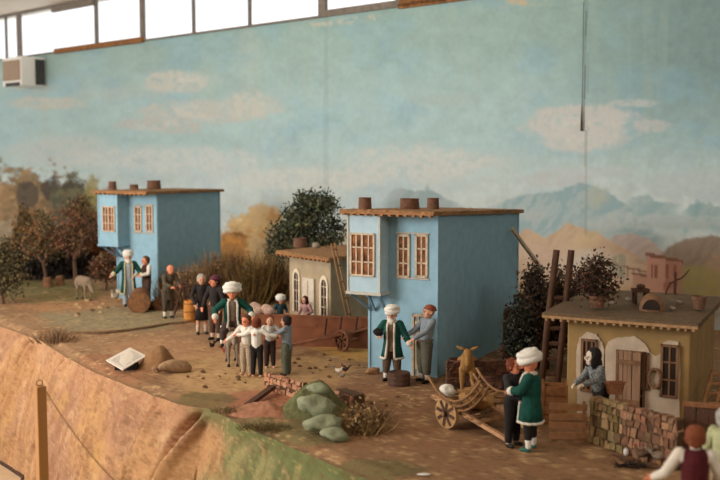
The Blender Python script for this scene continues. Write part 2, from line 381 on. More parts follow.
def add_rows():
    # the painted canvas front: from the rim down to the floor
    NZ = 150; k = np.linspace(0, 1, NZ)
    tx = np.gradient(ex); ty = np.gradient(ey); ln = np.hypot(tx, ty); ox, oy = -ty/ln, tx/ln
    sgn = np.where(ox*(-1)+oy*(-1) > 0, 1, -1); ox, oy = ox*sgn, oy*sgn
    S = ss[:, None]+0*k[None]; K = k[None]+0*S
    fold = np.zeros_like(S)
    sl = S+K*.28
    fold += .035*(fbm(sl*5, K*1.2)-.5)+.016*(fbm(sl*16, K*3)-.5)+.006*(fbm(sl*40, K*20)-.5)
    for (s0, dd, wdt, am) in ((L_[9]-.02, -1.35, .020, .055), (L_[8]-.12, -1.2, .012, .022), (L_[5], -1.2, .018, .03), (L_[6]+.05, -.5, .012, .02), (L_[4]-.1, -1.2, .02, .03)):
        # creases in the canvas, leaning with the drop
        u = (S-s0)-dd*K*.35+.02*np.sin(K*9)
        fold += -am*np.exp(-(u/wdt)**2)+am*.8*np.exp(-((u-wdt*1.8)/wdt)**2)
    out = (.10*K**.8+.02*np.sin(K*PI))+fold*sm(0, .08, K)
    CX = ex[:, None]+ox[:, None]*out; CY = ey[:, None]+oy[:, None]*out; CZ = ZG-.018-(ZG-.018)*K
    f2 = CY*c_-(CZ-CAMZ)*s_; x = 360+1000*CX/f2; y = 240-1000*(CY*s_+(CZ-CAMZ)*c_)/f2
    a = fbm(sl*3.5, K*2.2); b = fbm(sl*12, K*6+9); c = fbm(S*60, K*50, 3); d = fbm(sl*30, K*4+3)
    col = np.zeros(S.shape+(3,))+LC((196, 154, 120))
    def over(cc, m):
        nonlocal col
        m = np.clip(m, 0, 1)[..., None]; col = col*(1-m)+LC(cc)*m
    over((204, 160, 112), sm(.45, .6, a)*.7); over((178, 138, 112), sm(.5, .32, a)*.8); over((224, 186, 146), sm(.55, .7, b)*.6)
    over((160, 108, 74), sm(.55, .72, d)*.45); over((216, 174, 112), sm(.6, .72, fbm(sl*5+9, K*4))*.5)
    over((196, 150, 116), sm(.18, .0, K+(b-.5)*.2)*.6)
    gs = L_[3]+0*S; g0 = L_[10]; gg = sm(g0-.22, g0+.22, S+K*.25+(b-.5)*.35)
    over((128, 142, 96), gg*.85); over((176, 172, 118), gg*sm(.45, .6, b)*.6); over((96, 116, 72), gg*sm(.5, .66, d)*.6)
    over((110, 124, 76), sm(.12, .02, K)*sm(L_[8], L_[9], S)*.8)
    over((110, 74, 48), sm(.4, .3, fbm(S*26, K*26))*.3)
    over((226, 190, 140), (c > .68)*.35); over((130, 92, 62), (c < .3)*.35)
    return CX, CY, CZ, col*np.array([.74, .69, .63])
i2 = np.arange(NS*NT).reshape(NS, NT)
gq = np.stack([i2[:-1, :-1], i2[1:, :-1], i2[1:, 1:], i2[:-1, 1:]], -1).reshape(-1, 4)
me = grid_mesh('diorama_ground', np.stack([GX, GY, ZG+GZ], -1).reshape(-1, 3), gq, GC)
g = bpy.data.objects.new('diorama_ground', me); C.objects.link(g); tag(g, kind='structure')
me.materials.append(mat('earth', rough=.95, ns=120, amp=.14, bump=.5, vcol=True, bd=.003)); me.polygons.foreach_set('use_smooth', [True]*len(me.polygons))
CX, CY, CZ, CC_ = add_rows(); n2_ = CX.shape[1]
i3 = np.arange(NS*n2_).reshape(NS, n2_); cq = np.stack([i3[:-1, :-1], i3[:-1, 1:], i3[1:, 1:], i3[1:, :-1]], -1).reshape(-1, 4)
me = grid_mesh('diorama_slope', np.stack([CX, CY, CZ], -1).reshape(-1, 3), cq, CC_)
g = bpy.data.objects.new('diorama_slope', me); C.objects.link(g); tag(g, kind='structure')
me.materials.append(mat('painted_canvas', rough=.9, ns=90, amp=.10, bump=.5, vcol=True, bd=.004)); me.polygons.foreach_set('use_smooth', [True]*len(me.polygons))

b = MB(); b.path([V((CX[i, -1], CY[i, -1], .004)) for i in range(0, NS, 6)], .012, 6); tag(b.build('trim_4', mat('base_dark', (70, 48, 36), ns=30)), kind='structure')
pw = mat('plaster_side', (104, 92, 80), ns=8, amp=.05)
b = MB(); b.box((3.4, .4, CEIL/2), (.2, 6.9, CEIL)); tag(b.build('wall_right', pw), kind='structure')  # unseen wall, kept dark, added to block ambient light from the right
b = MB(); b.box((-2.6, -3.1, CEIL/2), (12, .2, CEIL)); tag(b.build('wall_front', mat('plaster_front', (214, 206, 192), ns=8, amp=.05)), kind='structure')  # unseen wall added to block light behind the camera; pale to bounce fill
# ------------------------------------------------------------------ houses
blue = mat('blue_limewash', (146, 184, 202), ns=22, amp=.09, bump=.4, bd=.003)
blue_dk = mat('blue_wood', (112, 140, 156), ns=40, amp=.2)
wood = mat('roof_wood', (158, 112, 74), ns=50, amp=.3, stretch=(1, 1, 1))
earth_roof = mat('roof_earth', (150, 112, 76), ns=60, amp=.25, bump=.6)
palewood = mat('pale_wood', (204, 184, 160), ns=60, amp=.2)
amber = mat('amber_curtain', (126, 80, 52), ns=45, amp=.7, bump=0)
pot_m = mat('chimney_clay', (112, 80, 62), ns=70, amp=.25)
dark = mat('dark_inside', (46, 34, 26), ns=30, amp=.3)
tan = mat('ochre_plaster', (156, 126, 80), ns=16, amp=.14, bump=.5)
lime = mat('whitewash', (194, 174, 150), ns=26, amp=.14, bump=.5)
oldwood = mat('old_wood', (126, 92, 66), ns=50, amp=.3, bump=.4, stretch=(1, 1, .25))
dkwood = mat('dark_wood', (84, 58, 44), ns=50, amp=.3, bump=.4, stretch=(1, 1, .25))
class House:
    def __init__(s, name, cpx, cpy, ang, label, cat):
        s.O = G(cpx, cpy); s.ang = R(ang); s.a = V((math.cos(s.ang), math.sin(s.ang), 0)); s.b = V((-math.sin(s.ang), math.cos(s.ang), 0))
        s.root = empty(name, s.O, s.ang, label, cat)
    def front(s, px, py, y=0):               # local (x, z) of a sight line on the plane at local depth y
        p = hit(px, py, s.O+s.b*y, s.b)-s.O; return p.dot(s.a), p.z
    def side(s, px, py, x=0):
        p = hit(px, py, s.O+s.a*x, s.a)-s.O; return p.dot(s.b), p.z
    def window(s, x0, x1, z0, z1, y, cols, rows, frame, mun, fill, fw=.006, double=False, name='window'):
        f = MB(); d = .008
        for (a, b_, c, e) in ((x0, x0+fw, z0, z1), (x1-fw, x1, z0, z1), (x0, x1, z0, z0+fw), (x0, x1, z1-fw, z1)):
            f.box(((a+b_)/2, y-d/2+.001, (c+e)/2), (b_-a, d, e-c))
        if double: f.box(((x0+x1)/2, y-d/2, (z0+z1)/2), (fw*1.1, d, z1-z0))
        w = f.build(name, frame, s.root)
        g = MB(); t = fw*.72
        for k in range(1, cols):
            xx = x0+(x1-x0)*k/cols
            if not (double and k*2 == cols): g.box((xx, y-d*.35, (z0+z1)/2), (t, d*.5, z1-z0-fw))
        for k in range(1, rows): g.box(((x0+x1)/2, y-d*.35, z0+(z1-z0)*k/rows), (x1-x0-fw, d*.5, t))
        g.build('glazing_bars', mun, w)
        q = MB().box(((x0+x1)/2, y-.0012, (z0+z1)/2), (x1-x0-fw, .002, z1-z0-fw)); q.build('curtain', fill, w)
        return w
    def slope_roof(s, name, x0, x1, y0, y1, zf, zb, th, over, m, m_e, rafters=True, nr=12):
        b = MB(); zz = lambda y: zf+(zb-zf)*(y-y0)/(y1-y0)
        n = 26; vs = []
        # earth covered deck with a ragged rim
        for lay, zo in ((0, 0), (1, th)):
            for (xa, ya) in [(x0-over+(x1-x0+2*over)*k/n, y0-over) for k in range(n)]+[(x1+over, y0-over+(y1-y0+2*over)*k/n) for k in range(n)]+[(x1+over-(x1-x0+2*over)*k/n, y1+over) for k in range(n)]+[(x0-over, y1+over-(y1-y0+2*over)*k/n) for k in range(n)]:
                j = .15*over; vs.append((xa+random.uniform(-j, j), ya+random.uniform(-j, j), zz(ya)+zo+random.uniform(-th, th)*.12))
        N_ = 4*n
        b.add(vs, [tuple(range(N_-1, -1, -1)), tuple(range(N_, 2*N_))]+[(k, (k+1) % N_, N_+(k+1) % N_, N_+k) for k in range(N_)])
        r = b.build(name, m_e, s.root)
        if rafters:
            c = MB(); L_ = x1-x0+2*over
            for k in range(nr):
                xx = x0-over+L_*(k+.5)/nr; c.box((xx+random.uniform(-.002, .002), y0-over*.6, zz(y0)-.001), (L_/nr*.35, over*1.0, th*.8), jit=.0008)
            c.box(((x0+x1)/2, y0-over*.98, zz(y0)+th*.25), (L_, .006, th*.5), jit=.001)
            c.build('rafter_ends', m, r)
        return r
def chimney(h, px, py0, py1, wpx, y, m, name='chimney_pot', hollow=True, taper=1.1):
    x, z0 = h.front(px, py0, y); _, z1 = h.front(px, py1, y)
    r = wpx/2000*(h.O+h.b*y).y
    c = MB(); n = 18; pr = [(r*taper, 0), (r, (z1-z0)*.9), (r*1.06, (z1-z0)*.92), (r*1.06, z1-z0), (r*.7, z1-z0), (r*.65, (z1-z0)*.5)]
    rings = [[V((x+q*math.cos(2*PI*k/n), y+q*math.sin(2*PI*k/n), z0+zz)) for k in range(n)] for q, zz in pr]
    c.loft(rings); return c.build(name, m, h.root, smooth=False)
def blue_house(cpx, cpy, ang, left, right, topc, topfar, bay, wins, chim, label, door=None, sc=1.0, roofpx=None):
    h = House('blue_house', cpx, cpy, ang, label, 'house')
    xl = h.front(left, cpy)[0]; yr = h.side(right, cpy-30)[0]
    ztop = h.front(cpx, topc)[1]; zfar = h.side(right, topfar)[1]
    b = MB()
    vs = [(xl, 0, -.01), (0, 0, -.01), (0, yr, -.01), (xl, yr, -.01), (xl, 0, ztop), (0, 0, ztop), (0, yr, zfar), (xl, yr, zfar)]
    b.add(vs, [(3, 2, 1, 0), (4, 5, 6, 7), (0, 1, 5, 4), (1, 2, 6, 5), (2, 3, 7, 6), (3, 0, 4, 7)])
    b.build('walls', blue, h.root, bevel=.004)
    # corner posts and base board
    for cc, sz in (((-.004, -.002, ztop/2), (.012, .006, ztop)), ((xl+.005, -.002, ztop/2), (.010, .006, ztop)), ((.002, yr-.006, (zfar)/2), (.006, .012, zfar)), ((.002, .006, ztop/2), (.006, .010, ztop))): MB().box(cc, sz).build('corner_board', blue, h.root)
    # oriel: hangs out in front and to the left
    p = bay['p']; x0, zb = h.front(bay['l'], bay['b'], -p); x1, _ = h.front(bay['r'], bay['b'], -p)
    o = MB(); o.box(((x0+x1)/2, -p/2, (zb+ztop)/2), (x1-x0, p, ztop-zb)); 
    if x0 < xl: o.box(((x0+xl)/2, .10, (zb+ztop)/2), (xl-x0, .20, ztop-zb))
    ob = o.build('oriel', mat('blue_pale', (176, 202, 214), ns=22, amp=.07, bump=.4) if bay.get('white') else blue, h.root, bevel=.003)
    t = MB(); t.box(((x0+x1)/2, -p-.002, zb+.004), (x1-x0+.008, .01, .012)); t.box((x1+.002, -p/2, zb+.004), (.008, p, .012))
    for xx in (x0+.004, x1-.004): t.box((xx, -p-.002, (zb+ztop)/2), (.007, .004, ztop-zb))
    t.build('edge_boards', mat('edge_cream', (192, 190, 178), ns=60, amp=.15) if bay.get('white') else blue, ob)
    for xx in (x0+.012, (x0+x1)/2+.015, x1-.01):
        k = MB(); k.bar((xx, -p+.01, zb-.003), (max(xx, xl+.01), -.004, zb-.075*sc), .009, .009); k.bar((xx, -p, zb-.004), (xx, 0, zb-.004), .009, .008); k.build('bracket', blue_dk, h.root)
    wx0, wz1 = h.front(bay['w'][0], bay['w'][2], -p); wx1, wz0 = h.front(bay['w'][1], bay['w'][3], -p)
    h.window(wx0, wx1, wz0, wz1, -p, 4, 3, palewood, palewood, amber, .0075*sc, True)
    for (a, b_, c_, d_) in wins:
        wx0, wz1 = h.front(a, c_); wx1, wz0 = h.front(b_, d_)
        w = h.window(wx0, wx1, wz0, wz1, 0, 2, 3, palewood, palewood, amber, .009*sc)
    if len(wins) == 2:                       # a shared surround
        a = h.front(wins[0][0]-1.5, wins[0][2]-2); b_ = h.front(wins[1][1]+1.5, wins[1][3]+2); s_ = MB()
        for (q0, q1, r0, r1) in ((a[0], b_[0], a[1]-.004, a[1]), (a[0], b_[0], b_[1], b_[1]+.004)): MB().box(((q0+q1)/2, -.003, (r0+r1)/2), (q1-q0, .007, r1-r0)).build('window_ledge', palewood, h.root)
    if door:
        dx0, dz1 = h.front(door[0], door[2]); dx1, _ = h.front(door[1], door[2]); D = MB()
        D.box(((dx0+dx1)/2, -.004, dz1/2), (dx1-dx0, .010, dz1)); do = D.build('door', mat('door_blue', (150, 168, 172), ns=40, amp=.15), h.root)
        f = MB(); fw = .010
        for (a, b_, c_, e) in ((dx0-fw, dx0, 0, dz1+fw), (dx1, dx1+fw, 0, dz1+fw), (dx0-fw, dx1+fw, dz1, dz1+fw), ((dx0+dx1)/2-.003, (dx0+dx1)/2+.003, 0, dz1)): f.box(((a+b_)/2, -.007, (c_+e)/2), (b_-a, .016, e-c_))
        f.build('door_frame', palewood, do)
        pn = MB(); 
        for q in (.25, .75): pn.box((dx0+(dx1-dx0)*q, -.010, dz1*.52), ((dx1-dx0)*.28, .004, dz1*.8))
        pn.build('door_panels', mat('door_cream', (206, 190, 150), ns=40, amp=.15), do)
        k = MB(); k.ell((dx1-.006, -.014, dz1*.5), (.004,)*3, n=8, m=6); k.build('handle', mat('iron', (60, 54, 50)), do)
    h.slope_roof('roof', min(x0, xl), 0, -p, yr, ztop, zfar, .016*sc, .022*sc, wood, earth_roof)
    for q in chim: chimney(h, q[0], q[1], q[2], q[3], q[4], pot_m)
    return h, xl, yr, ztop
H1, xl1, yr1, zt1 = blue_house(437.3, 378, -28.4, 368.5, 516.5, 214.5, 213, dict(p=.075, l=347.3, r=380.5, b=293, w=(350.5, 375, 232.5, 277), white=True),
    [(397.5, 410, 234, 278), (415.5, 428, 234, 278)], [(365, 209, 197.5, 13, .0), (409.5, 209, 198.5, 19, .22), (433, 209, 198, 11.5, .02)],
    'tall light blue house with pale lattice windows, nearest of the two', door=(415.5, 424, 316))
H2, xl2, yr2, zt2 = blue_house(158.5, 301, -28.4, 118, 220.5, 193.5, 191.5, dict(p=.10, l=98.7, r=118.5, b=245.5, w=(102.5, 115.5, 206, 232)),
    [(134.5, 142.3, 206, 232), (145.8, 153.5, 205, 232)], [(112.5, 189.5, 181.5, 7.5, .0), (134, 189, 184.5, 8, .05), (154, 189, 180.5, 13, .25)],
    'light blue house far left, before the painted autumn wood', sc=1.0)
# wooden spout sticking out of the near blue house
p0 = H1.O+H1.a*.025+H1.b*H1.side(507, 229)[0]; p0.z = at(508, 229, p0.y).z; p1 = at(543, 271, p0.y+.12)
mb = MB(); mb.bar((0, 0, 0), p1-p0, .018, .012); mb.bar(V((0, 0, .008)), p1-p0+V((0, 0, .008)), .005, .01)
solo('wooden_prop', palewood, mb, p0, 'slanting grey wooden pole leaning from the near blue house wall', 'pole')
# ------------------------------------------------------------------ low ochre house on the right
H3 = House('ochre_cottage', 688, 428, -27.5, 'low ochre house with whitewashed window surrounds behind stone wall', 'house')
h = H3; xl = h.front(566, 412)[0]; z = h.front(688, 320)[1]; zl = h.front(566, 317)[1]; yd = .54
b = MB(); b.add([(xl, 0, -.01), (0, 0, -.01), (0, yd, -.01), (xl, yd, -.01), (xl, 0, zl), (0, 0, z), (0, yd, z), (xl, yd, zl)], [(3, 2, 1, 0), (4, 5, 6, 7), (0, 1, 5, 4), (1, 2, 6, 5), (2, 3, 7, 6), (3, 0, 4, 7)])
b.build('walls', tan, h.root, bevel=.005)
def patch(h, pts, y=-.002, th=.004, m=lime, name='whitewash_patch'):
    loc = [h.front(*p) for p in pts]
    # smooth the outline and roughen it
    out = []
    n = len(loc)
    for i in range(n):
        a, b_ = loc[i], loc[(i+1) % n]
        for t in (0, .25, .5, .75): out.append((a[0]+(b_[0]-a[0])*t+random.uniform(-.0025, .0025), a[1]+(b_[1]-a[1])*t+random.uniform(-.0025, .0025)))
    c = MB(); k = len(out); vs = [V((p[0], y-th, p[1])) for p in out]+[V((p[0], y+th, p[1])) for p in out]
    c.add(vs, [tuple(range(k)), tuple(range(2*k-1, k-1, -1))]+[((i+1) % k, i, k+i, k+(i+1) % k) for i in range(k)])
    return c.build(name, m, h.root)
patch(h, [(577, 430), (577, 350), (580, 338), (588, 332), (596, 333), (603, 342), (604, 350), (606, 430)])
patch(h, [(608, 430), (605, 352), (608, 342), (618, 337), (634, 336), (645, 343), (650, 352), (656, 356), (662, 352), (662, 344), (668, 340), (678, 341), (680, 350), (680, 440), (655, 440), (630, 440)])
def hw(h, a, b_, c_, d_, cols, rows, fr, fill, fw=.008, y=0):
    x0, z1 = h.front(a, c_, y); x1, z0 = h.front(b_, d_, y)
    return h.window(x0, x1, z0, z1, y-.006, cols, rows, fr, fr, fill, fw)
hw(h, 582, 597, 338, 392, 3, 3, oldwood, dark); hw(h, 661.5, 678, 343.5, 398, 2, 3, oldwood, dark)
hw(h, 617, 645, 349, 418, 4, 3, oldwood, dark); hw(h, 643, 649, 352, 390, 1, 2, oldwood, dark)
# plank door standing ajar
x0, z1 = h.front(621, 349); x1, _ = h.front(643, 350); D = MB(); n = 5; wdd = (x1-x0)/n
for k in range(n): D.box((x0+wdd*(k+.5), -.028+.002*(k % 2), z1/2), (wdd*.9, .008, z1-.004*(k % 2)), jit=.0008)
do = D.build('door', mat('plank_door', (150, 116, 90), ns=50, amp=.25, stretch=(1, 1, .2)), h.root)
for q in (.85, .3): MB().box(((x0+x1)/2, -.034, z1*q), (x1-x0, .006, .014)).build('ledge', oldwood, do)
h.slope_roof('roof', xl-.06, .02, -.05, yd, zl+.002, zl+.012, .018, .012, mat('eave_wood', (166, 130, 92), ns=60, amp=.25), mat('roof_mud', (106, 86, 64), ns=50, amp=.25, bump=.7), nr=20)
x, zz = h.front(655.5, 377.5); wr = MB()
wr.path([V((x+.019*math.cos(t*PI/12), -.014, zz+.032*math.sin(t*PI/12))) for t in range(25)], [.005+.001*(t % 2) for t in range(25)], 8)
solo('wreath', oldwood, MB().path([V((.019*math.cos(t*PI/12), 0, .032*math.sin(t*PI/12))) for t in range(25)], [.0045+.001*(t % 2) for t in range(25)], 8), h.O+h.a*x-h.b*.016+V((0, 0, zz)), 'oval wicker ring hanging on the ochre house wall beside right window', 'wreath', rz=h.ang)
# ------------------------------------------------------------------ low grey-ochre house in the middle
H4 = House('arched_cottage', 330.5, 336, -52, 'small grey-plastered house with arched white windows, under the tree', 'house')
h = H4; xl = h.front(289.5, 320)[0]; z = h.front(330.5, 260)[1]; yd = .5
b = MB(); b.box((xl/2, yd/2, z/2), (-xl, yd, z)); b.build('walls', mat('grey_plaster', (170, 152, 124), ns=18, amp=.14, bump=.5), h.root, bevel=.005)
def arch(h, a, b_, top, bot):
    x0, z1 = h.front(a, top); x1, z0 = h.front(b_, bot); cx = (x0+x1)/2; r = (x1-x0)/2
    def ring(k, y): return [V((cx-r*k, y, z0))]+[V((cx-r*k*math.cos(PI*i/10), y, z1-r*1.6+r*1.6*(k if k > .9 else k)*math.sin(PI*i/10))) for i in range(11)]+[V((cx+r*k, y, z0))]
    f = MB(); f.loft([ring(1.12, .002), ring(1.12, -.008), ring(.72, -.008), ring(.72, .002)], closed=False)
    w = f.build('arched_window', mat('white_trim', (222, 208, 186), ns=40, amp=.08), h.root)
    g = MB(); rr = ring(.72, -.001); g.add(rr, [tuple(range(len(rr)))]); g.build('pane', dark, w)
    t = MB(); t.box((cx, -.004, (z0+z1)/2), (.004, .004, z1-z0-.01))
    for k in (.25, .5, .75): t.box((cx, -.004, z0+(z1-z0)*k), (r*1.4, .004, .004))
    t.build('glazing_bars', palewood, w)
arch(h, 294, 300.5, 269, 312); arch(h, 321, 328.5, 276, 318)
x0, z1 = h.front(304, 277); x1, _ = h.front(315.5, 277)
D = MB(); D.box(((x0+x1)/2, -.006, z1/2), (x1-x0, .012, z1)); do = D.build('door', mat('door_white', (206, 194, 176), ns=40, amp=.12), h.root)
D = MB(); D.box(((x0+x1)/2, -.014, z1*.5), (.004, .004, z1*.9)); D.box(((x0+x1)/2, -.014, z1*.55), ((x1-x0)*.8, .004, .005)); D.build('battens', palewood, do)
h.slope_roof('roof', xl-.03, 0, 0, yd, z, z+.005, .018, .04, wood, earth_roof, nr=13)
pots = chimney(h, 300, 247, 238, 14, .22, pot_m)
c = MB(); xq, zq = h.front(316, 247, .2); c.ell((xq, .2, zq+.005), (.022, .022, .020), nz=.2); c.build('roof_roller_stone', mat('stone_grey', (150, 136, 120), ns=40, amp=.2), h.root, smooth=True)
# ------------------------------------------------------------------ figures
skin = mat('doll_skin', (214, 160, 130), rough=.6, ns=60, amp=.05, bump=.05)
skin2 = mat('doll_skin_rosy', (222, 140, 104), rough=.6, ns=60, amp=.05, bump=.05)
fur = mat('white_fur', (222, 214, 198), ns=300, amp=.22, bump=1.0, bd=.003)
white_cloth = mat('white_cloth', (226, 222, 212), ns=60, amp=.07, bump=.4)
green = mat('green_velvet', (16, 72, 62), ns=80, amp=.3, bump=.5)
def cloth(n, rgb, amp=.2, ns=90): return mat('cloth_'+n, rgb, ns=ns, amp=amp, bump=.5)
black = cloth('black', (34, 30, 30)); brown = cloth('brown', (84, 62, 50)); ivory = cloth('ivory', (222, 214, 200), .08)
dark_shoe = mat('shoe_black', (32, 27, 25), rough=.6)
FIG = []
def person(label, px, py, top, rot, fit, group=None, elb=((.17, .0, .64), (-.17, .0, .64)), hand=((.17, -.06, .50), (-.17, -.06, .50)), legs=None,
           lean=(0, 0), head=(0, 0), H=None, hip=.5, pos=None, vox=None, child=False, kneel=None, twist=0):
    P = V(pos) if pos is not None else G(px, py)
    if H is None: H = at(px, top, P.y).z-P.z
    root = empty('person', P, R(rot), label, 'figure', group); FIG.append(root)
    vox = vox or max(.0016, P.y*.00042)
    hs = 1.22 if child else 1.1                    # children have bigger heads
    dz = hip-.5
    def T(p):                                      # lean of everything above the hips
        p = V(p); k = max(0, p.z-.5); return V((p.x+lean[0]*k, p.y+lean[1]*k, p.z+dz))*H
    def S(p): return V(p)*H
    sh = [V((.105, 0, .79)), V((-.105, 0, .79))]
    hipj = [V((.05, 0, hip)), V((-.05, 0, hip))]
    if legs is None: legs = [((.058, -.01, .27), (.065, 0, .045)), ((-.058, -.01, .27), (-.065, 0, .045))]
    hc = V((0, -.012, .905)); yaw, tilt = head
    MH = Matrix.Rotation(R(yaw), 4, 'Z') @ Matrix.Rotation(R(tilt), 4, 'X')
    def HP(p): q = MH @ (V(p)*hs); c = T(hc); return c+q*H
    M3 = MH.to_3x3()
    b = MB(); r = lambda v: v*H
    # skin: head with jaw, nose, ears; neck, trunk, limbs, hands with five fingers
    b.ell(HP((0, .004, .012)), (r(.058*hs), r(.068*hs), r(.070*hs)), M3, n=20, m=14); b.ell(HP((0, -.018, -.036)), (r(.042*hs), r(.044*hs), r(.044*hs)), M3)
    b.cap(HP((0, -.062, .010)), HP((0, -.078, -.012)), r(.007*hs), r(.012*hs), 8)
    for s in (1, -1):
        b.ell(HP((s*.060, .006, -.004)), (r(.008*hs), r(.013*hs), r(.019*hs)), M3, n=8, m=6)
        b.ell(HP((s*.028, -.044, -.022)), (r(.016*hs), r(.014*hs), r(.014*hs)), M3, n=8, m=6)
    b.cap(T((0, .004, .78)), T((0, 0, .87)), r(.034), r(.030)); b.cap(T((0, 0, .56)), T((0, 0, .74)), r(.072), r(.082)); b.cap(T((-.06, 0, .775)), T((.06, 0, .775)), r(.045), r(.045))
    b.cap(S((-.04, 0, hip)), S((.04, 0, hip)), r(.065), r(.065))
    for i, s in enumerate((1, -1)):
        e, w_ = T(elb[i]), T(hand[i]); b.cap(T(sh[i]), e, r(.034), r(.027)); b.cap(e, w_, r(.026), r(.018))
        d = (w_-e).normalized(); sd = d.cross(V((0, -1, 0.2)))
        if sd.length < .2: sd = V((1, 0, 0))
        sd.normalize(); nn = d.cross(sd).normalized()
        b.ell(w_+d*r(.026), (r(.021), r(.011), r(.028)), Matrix((sd, nn, d)).transposed(), n=10, m=8)
        for k, fl in enumerate((.036, .042, .039, .030)):
            o = sd*r((k-1.5)*.0115); p0 = w_+d*r(.044)+o; p1 = p0+(d+nn*.25).normalized()*r(fl*.55); p2 = p1+(d+nn*.9).normalized()*r(fl*.55)
            b.cap(p0, p1, max(r(.0062), vox*.9), max(r(.0058), vox*.9), 6); b.cap(p1, p2, max(r(.0058), vox*.9), max(r(.005), vox*.85), 6)
        t0 = w_+d*r(.014)-sd*s*r(.018); t1 = t0+(d*.6-sd*s).normalized()*r(.022); b.cap(t0, t1, max(r(.008), vox), max(r(.006), vox*.9), 6); b.cap(t1, t1+d*r(.018), max(r(.0062), vox*.9), max(r(.0055), vox*.85), 6)
        kn, an = S(legs[i][0]), S(legs[i][1]); b.cap(S(hipj[i]), kn, r(.055), r(.038)); b.cap(kn, an, r(.038), r(.022))
        fd = V(fit.get('foot', (s*.15, -1, 0))).normalized()
        b.cap(an-V((0, 0, r(.022))), an-V((0, 0, r(.026)))+fd*r(.06), r(.020), r(.017), 8)
    body = b.build('body', fit.get('skin', skin), root, vox=vox)
    # face
    for s in (1, -1): MB().ell(HP((s*.022, -.0635, .006)), (r(.0075*hs), r(.005*hs), r(.006*hs)), M3, n=8, m=6).build('eye', mat('eye_dark', (38, 28, 24), rough=.3), root, smooth=True)
    MB().ell(HP((0, -.064, -.040)), (r(.014*hs), r(.004*hs), r(.0045*hs)), M3, n=8, m=6).build('mouth', mat('lips', (176, 84, 74), rough=.5), root, smooth=True)
    f = fit
    # trousers and shirt
    if f.get('trousers'):
        t = MB(); wdt = f.get('tw', 1.0)
        t.cap(S((-.045, 0, hip)), S((.045, 0, hip)), r(.076), r(.076))
        t.cap(S((0, 0, hip)), T((0, 0, .57)), r(.076), r(.078))
        for i in (0, 1):
            kn, an = S(legs[i][0]), S(legs[i][1]); e = f.get('tlen', .9)
            t.cap(S(hipj[i]), kn, r(.068*wdt), r(.054*wdt)); t.cap(kn, kn+(an-kn)*e, r(.054*wdt), r(.042*wdt))
        t.build('trousers', f['trousers'], root, vox=vox)
    if f.get('shirt'):
        t = MB(); t.cap(T((0, 0, f.get('shem', .56))), T((0, 0, .74)), r(.086), r(.092)); t.cap(T((-.066, 0, .77)), T((.066, 0, .77)), r(.056), r(.056)); t.cap(T((0, 0, .79)), T((0, 0, .825)), r(.040), r(.036))
        sl = f.get('sleeve', .93)
        if not f.get('vest_only'):
            for i in (0, 1):
                e, w_ = T(elb[i]), T(hand[i]); t.cap(T(sh[i]), e, r(.046), r(.038)); t.cap(e, e+(w_-e)*sl, r(.038), r(.032))
        if f.get('skirt_len'):
            z0, z1, rr = .56, f['skirt_len'], f.get('skirt_r', .12)
            t.loft([[T((math.cos(a)*q, math.sin(a)*q*.8, 0.0))*1+V((0, 0, r(z)-dz*H+dz*H)) for a in [2*PI*k/20 for k in range(20)]] for z, q in ((z0+.05, .085), (z0, .09), ((z0+z1)/2, (rr+.09)/2), (z1, rr))])
        t.build('shirt', f['shirt'], root, vox=vox)
    if f.get('vest'):
        t = MB(); t.cap(T((0, 0, .55)), T((0, 0, .74)), r(.093), r(.098)); t.cap(T((-.055, 0, .77)), T((.055, 0, .77)), r(.060), r(.060)); t.build('vest', f['vest'], root, vox=vox)
    if f.get('belt'):
        t = MB(); t.path([T((.094*math.cos(a), .090*math.sin(a), .54+.006*math.sin(3*a))) for a in [2*PI*k/24 for k in range(25)]], r(.022), 8, sq=(1, .5)); t.build('belt', f['belt'], root, smooth=True)
    if f.get('skirt'):
        t = MB(); z1 = f.get('hem', .18); rings = []
        for z, q in ((.60, .080), (.52, .092), ((.5+z1)/2, .105), (z1, f.get('skr', .13)), (z1+.004, f.get('skr', .13)*.9), (.5, .07)):
            rings.append([S((math.cos(a)*q*(1+.05*math.sin(9*a)*(z < .4)), math.sin(a)*q*.9, z+dz)) for a in [2*PI*k/48 for k in range(48)]])
        t.loft(rings, cap=False); t.build('skirt', f['skirt'], root, smooth=True)
    # open coat with fur trim
    if f.get('coat'):
        gap = f.get('gap', 20); z1 = f.get('chem', .30); fl = f.get('flare', .135); t = MB(); nk = 44
        prof = [(.815, .058, .050), (.795, .115, .078), (.74, .124, .104), (.64, .118, .108), (.54, .118, .106), ((.54+z1)/2, (fl+.112)/2, (fl+.1)/2), (z1, fl, fl*.92)]
        def arc(z, rx, ry, inset=0, g=0):
            o = []
            for k in range(nk):
                a = R(-90+gap+g)+R(360-2*gap-2*g)*k/(nk-1); fo = 1+.04*math.sin(a*11)*max(0, min(1, (.55-z)*4))
                p = V((math.cos(a)*(rx-inset)*fo, math.sin(a)*(ry-inset)*fo, z)); o.append(T(p) if z > .5 else V((p.x, p.y, p.z+dz))*H)
            return o
        rings = [arc(*q) for q in prof]+[arc(q[0], q[1], q[2], .014) for q in prof[::-1]]; rings.append(rings[0])
        t.loft(rings, closed=False)
        co = t.build('coat', f['coat'], root, smooth=True)
        for i in (0, 1):
            t = MB(); e, w_ = T(elb[i]), T(hand[i]); q = e+(w_-e)*.80; t.cap(T(sh[i])-V((0, 0, r(.005))), e, r(.056), r(.048)); t.cap(e, q, r(.048), r(.045)); t.build('sleeve', f['coat'], co, smooth=True, vox=vox*1.2)
            t = MB(); t.cap(e+(w_-e)*.78, e+(w_-e)*.88, r(.049), r(.049)); t.build('cuff', f.get('trim', fur), co, vox=vox*1.2)
        tr = r(f.get('trim_r', .015))
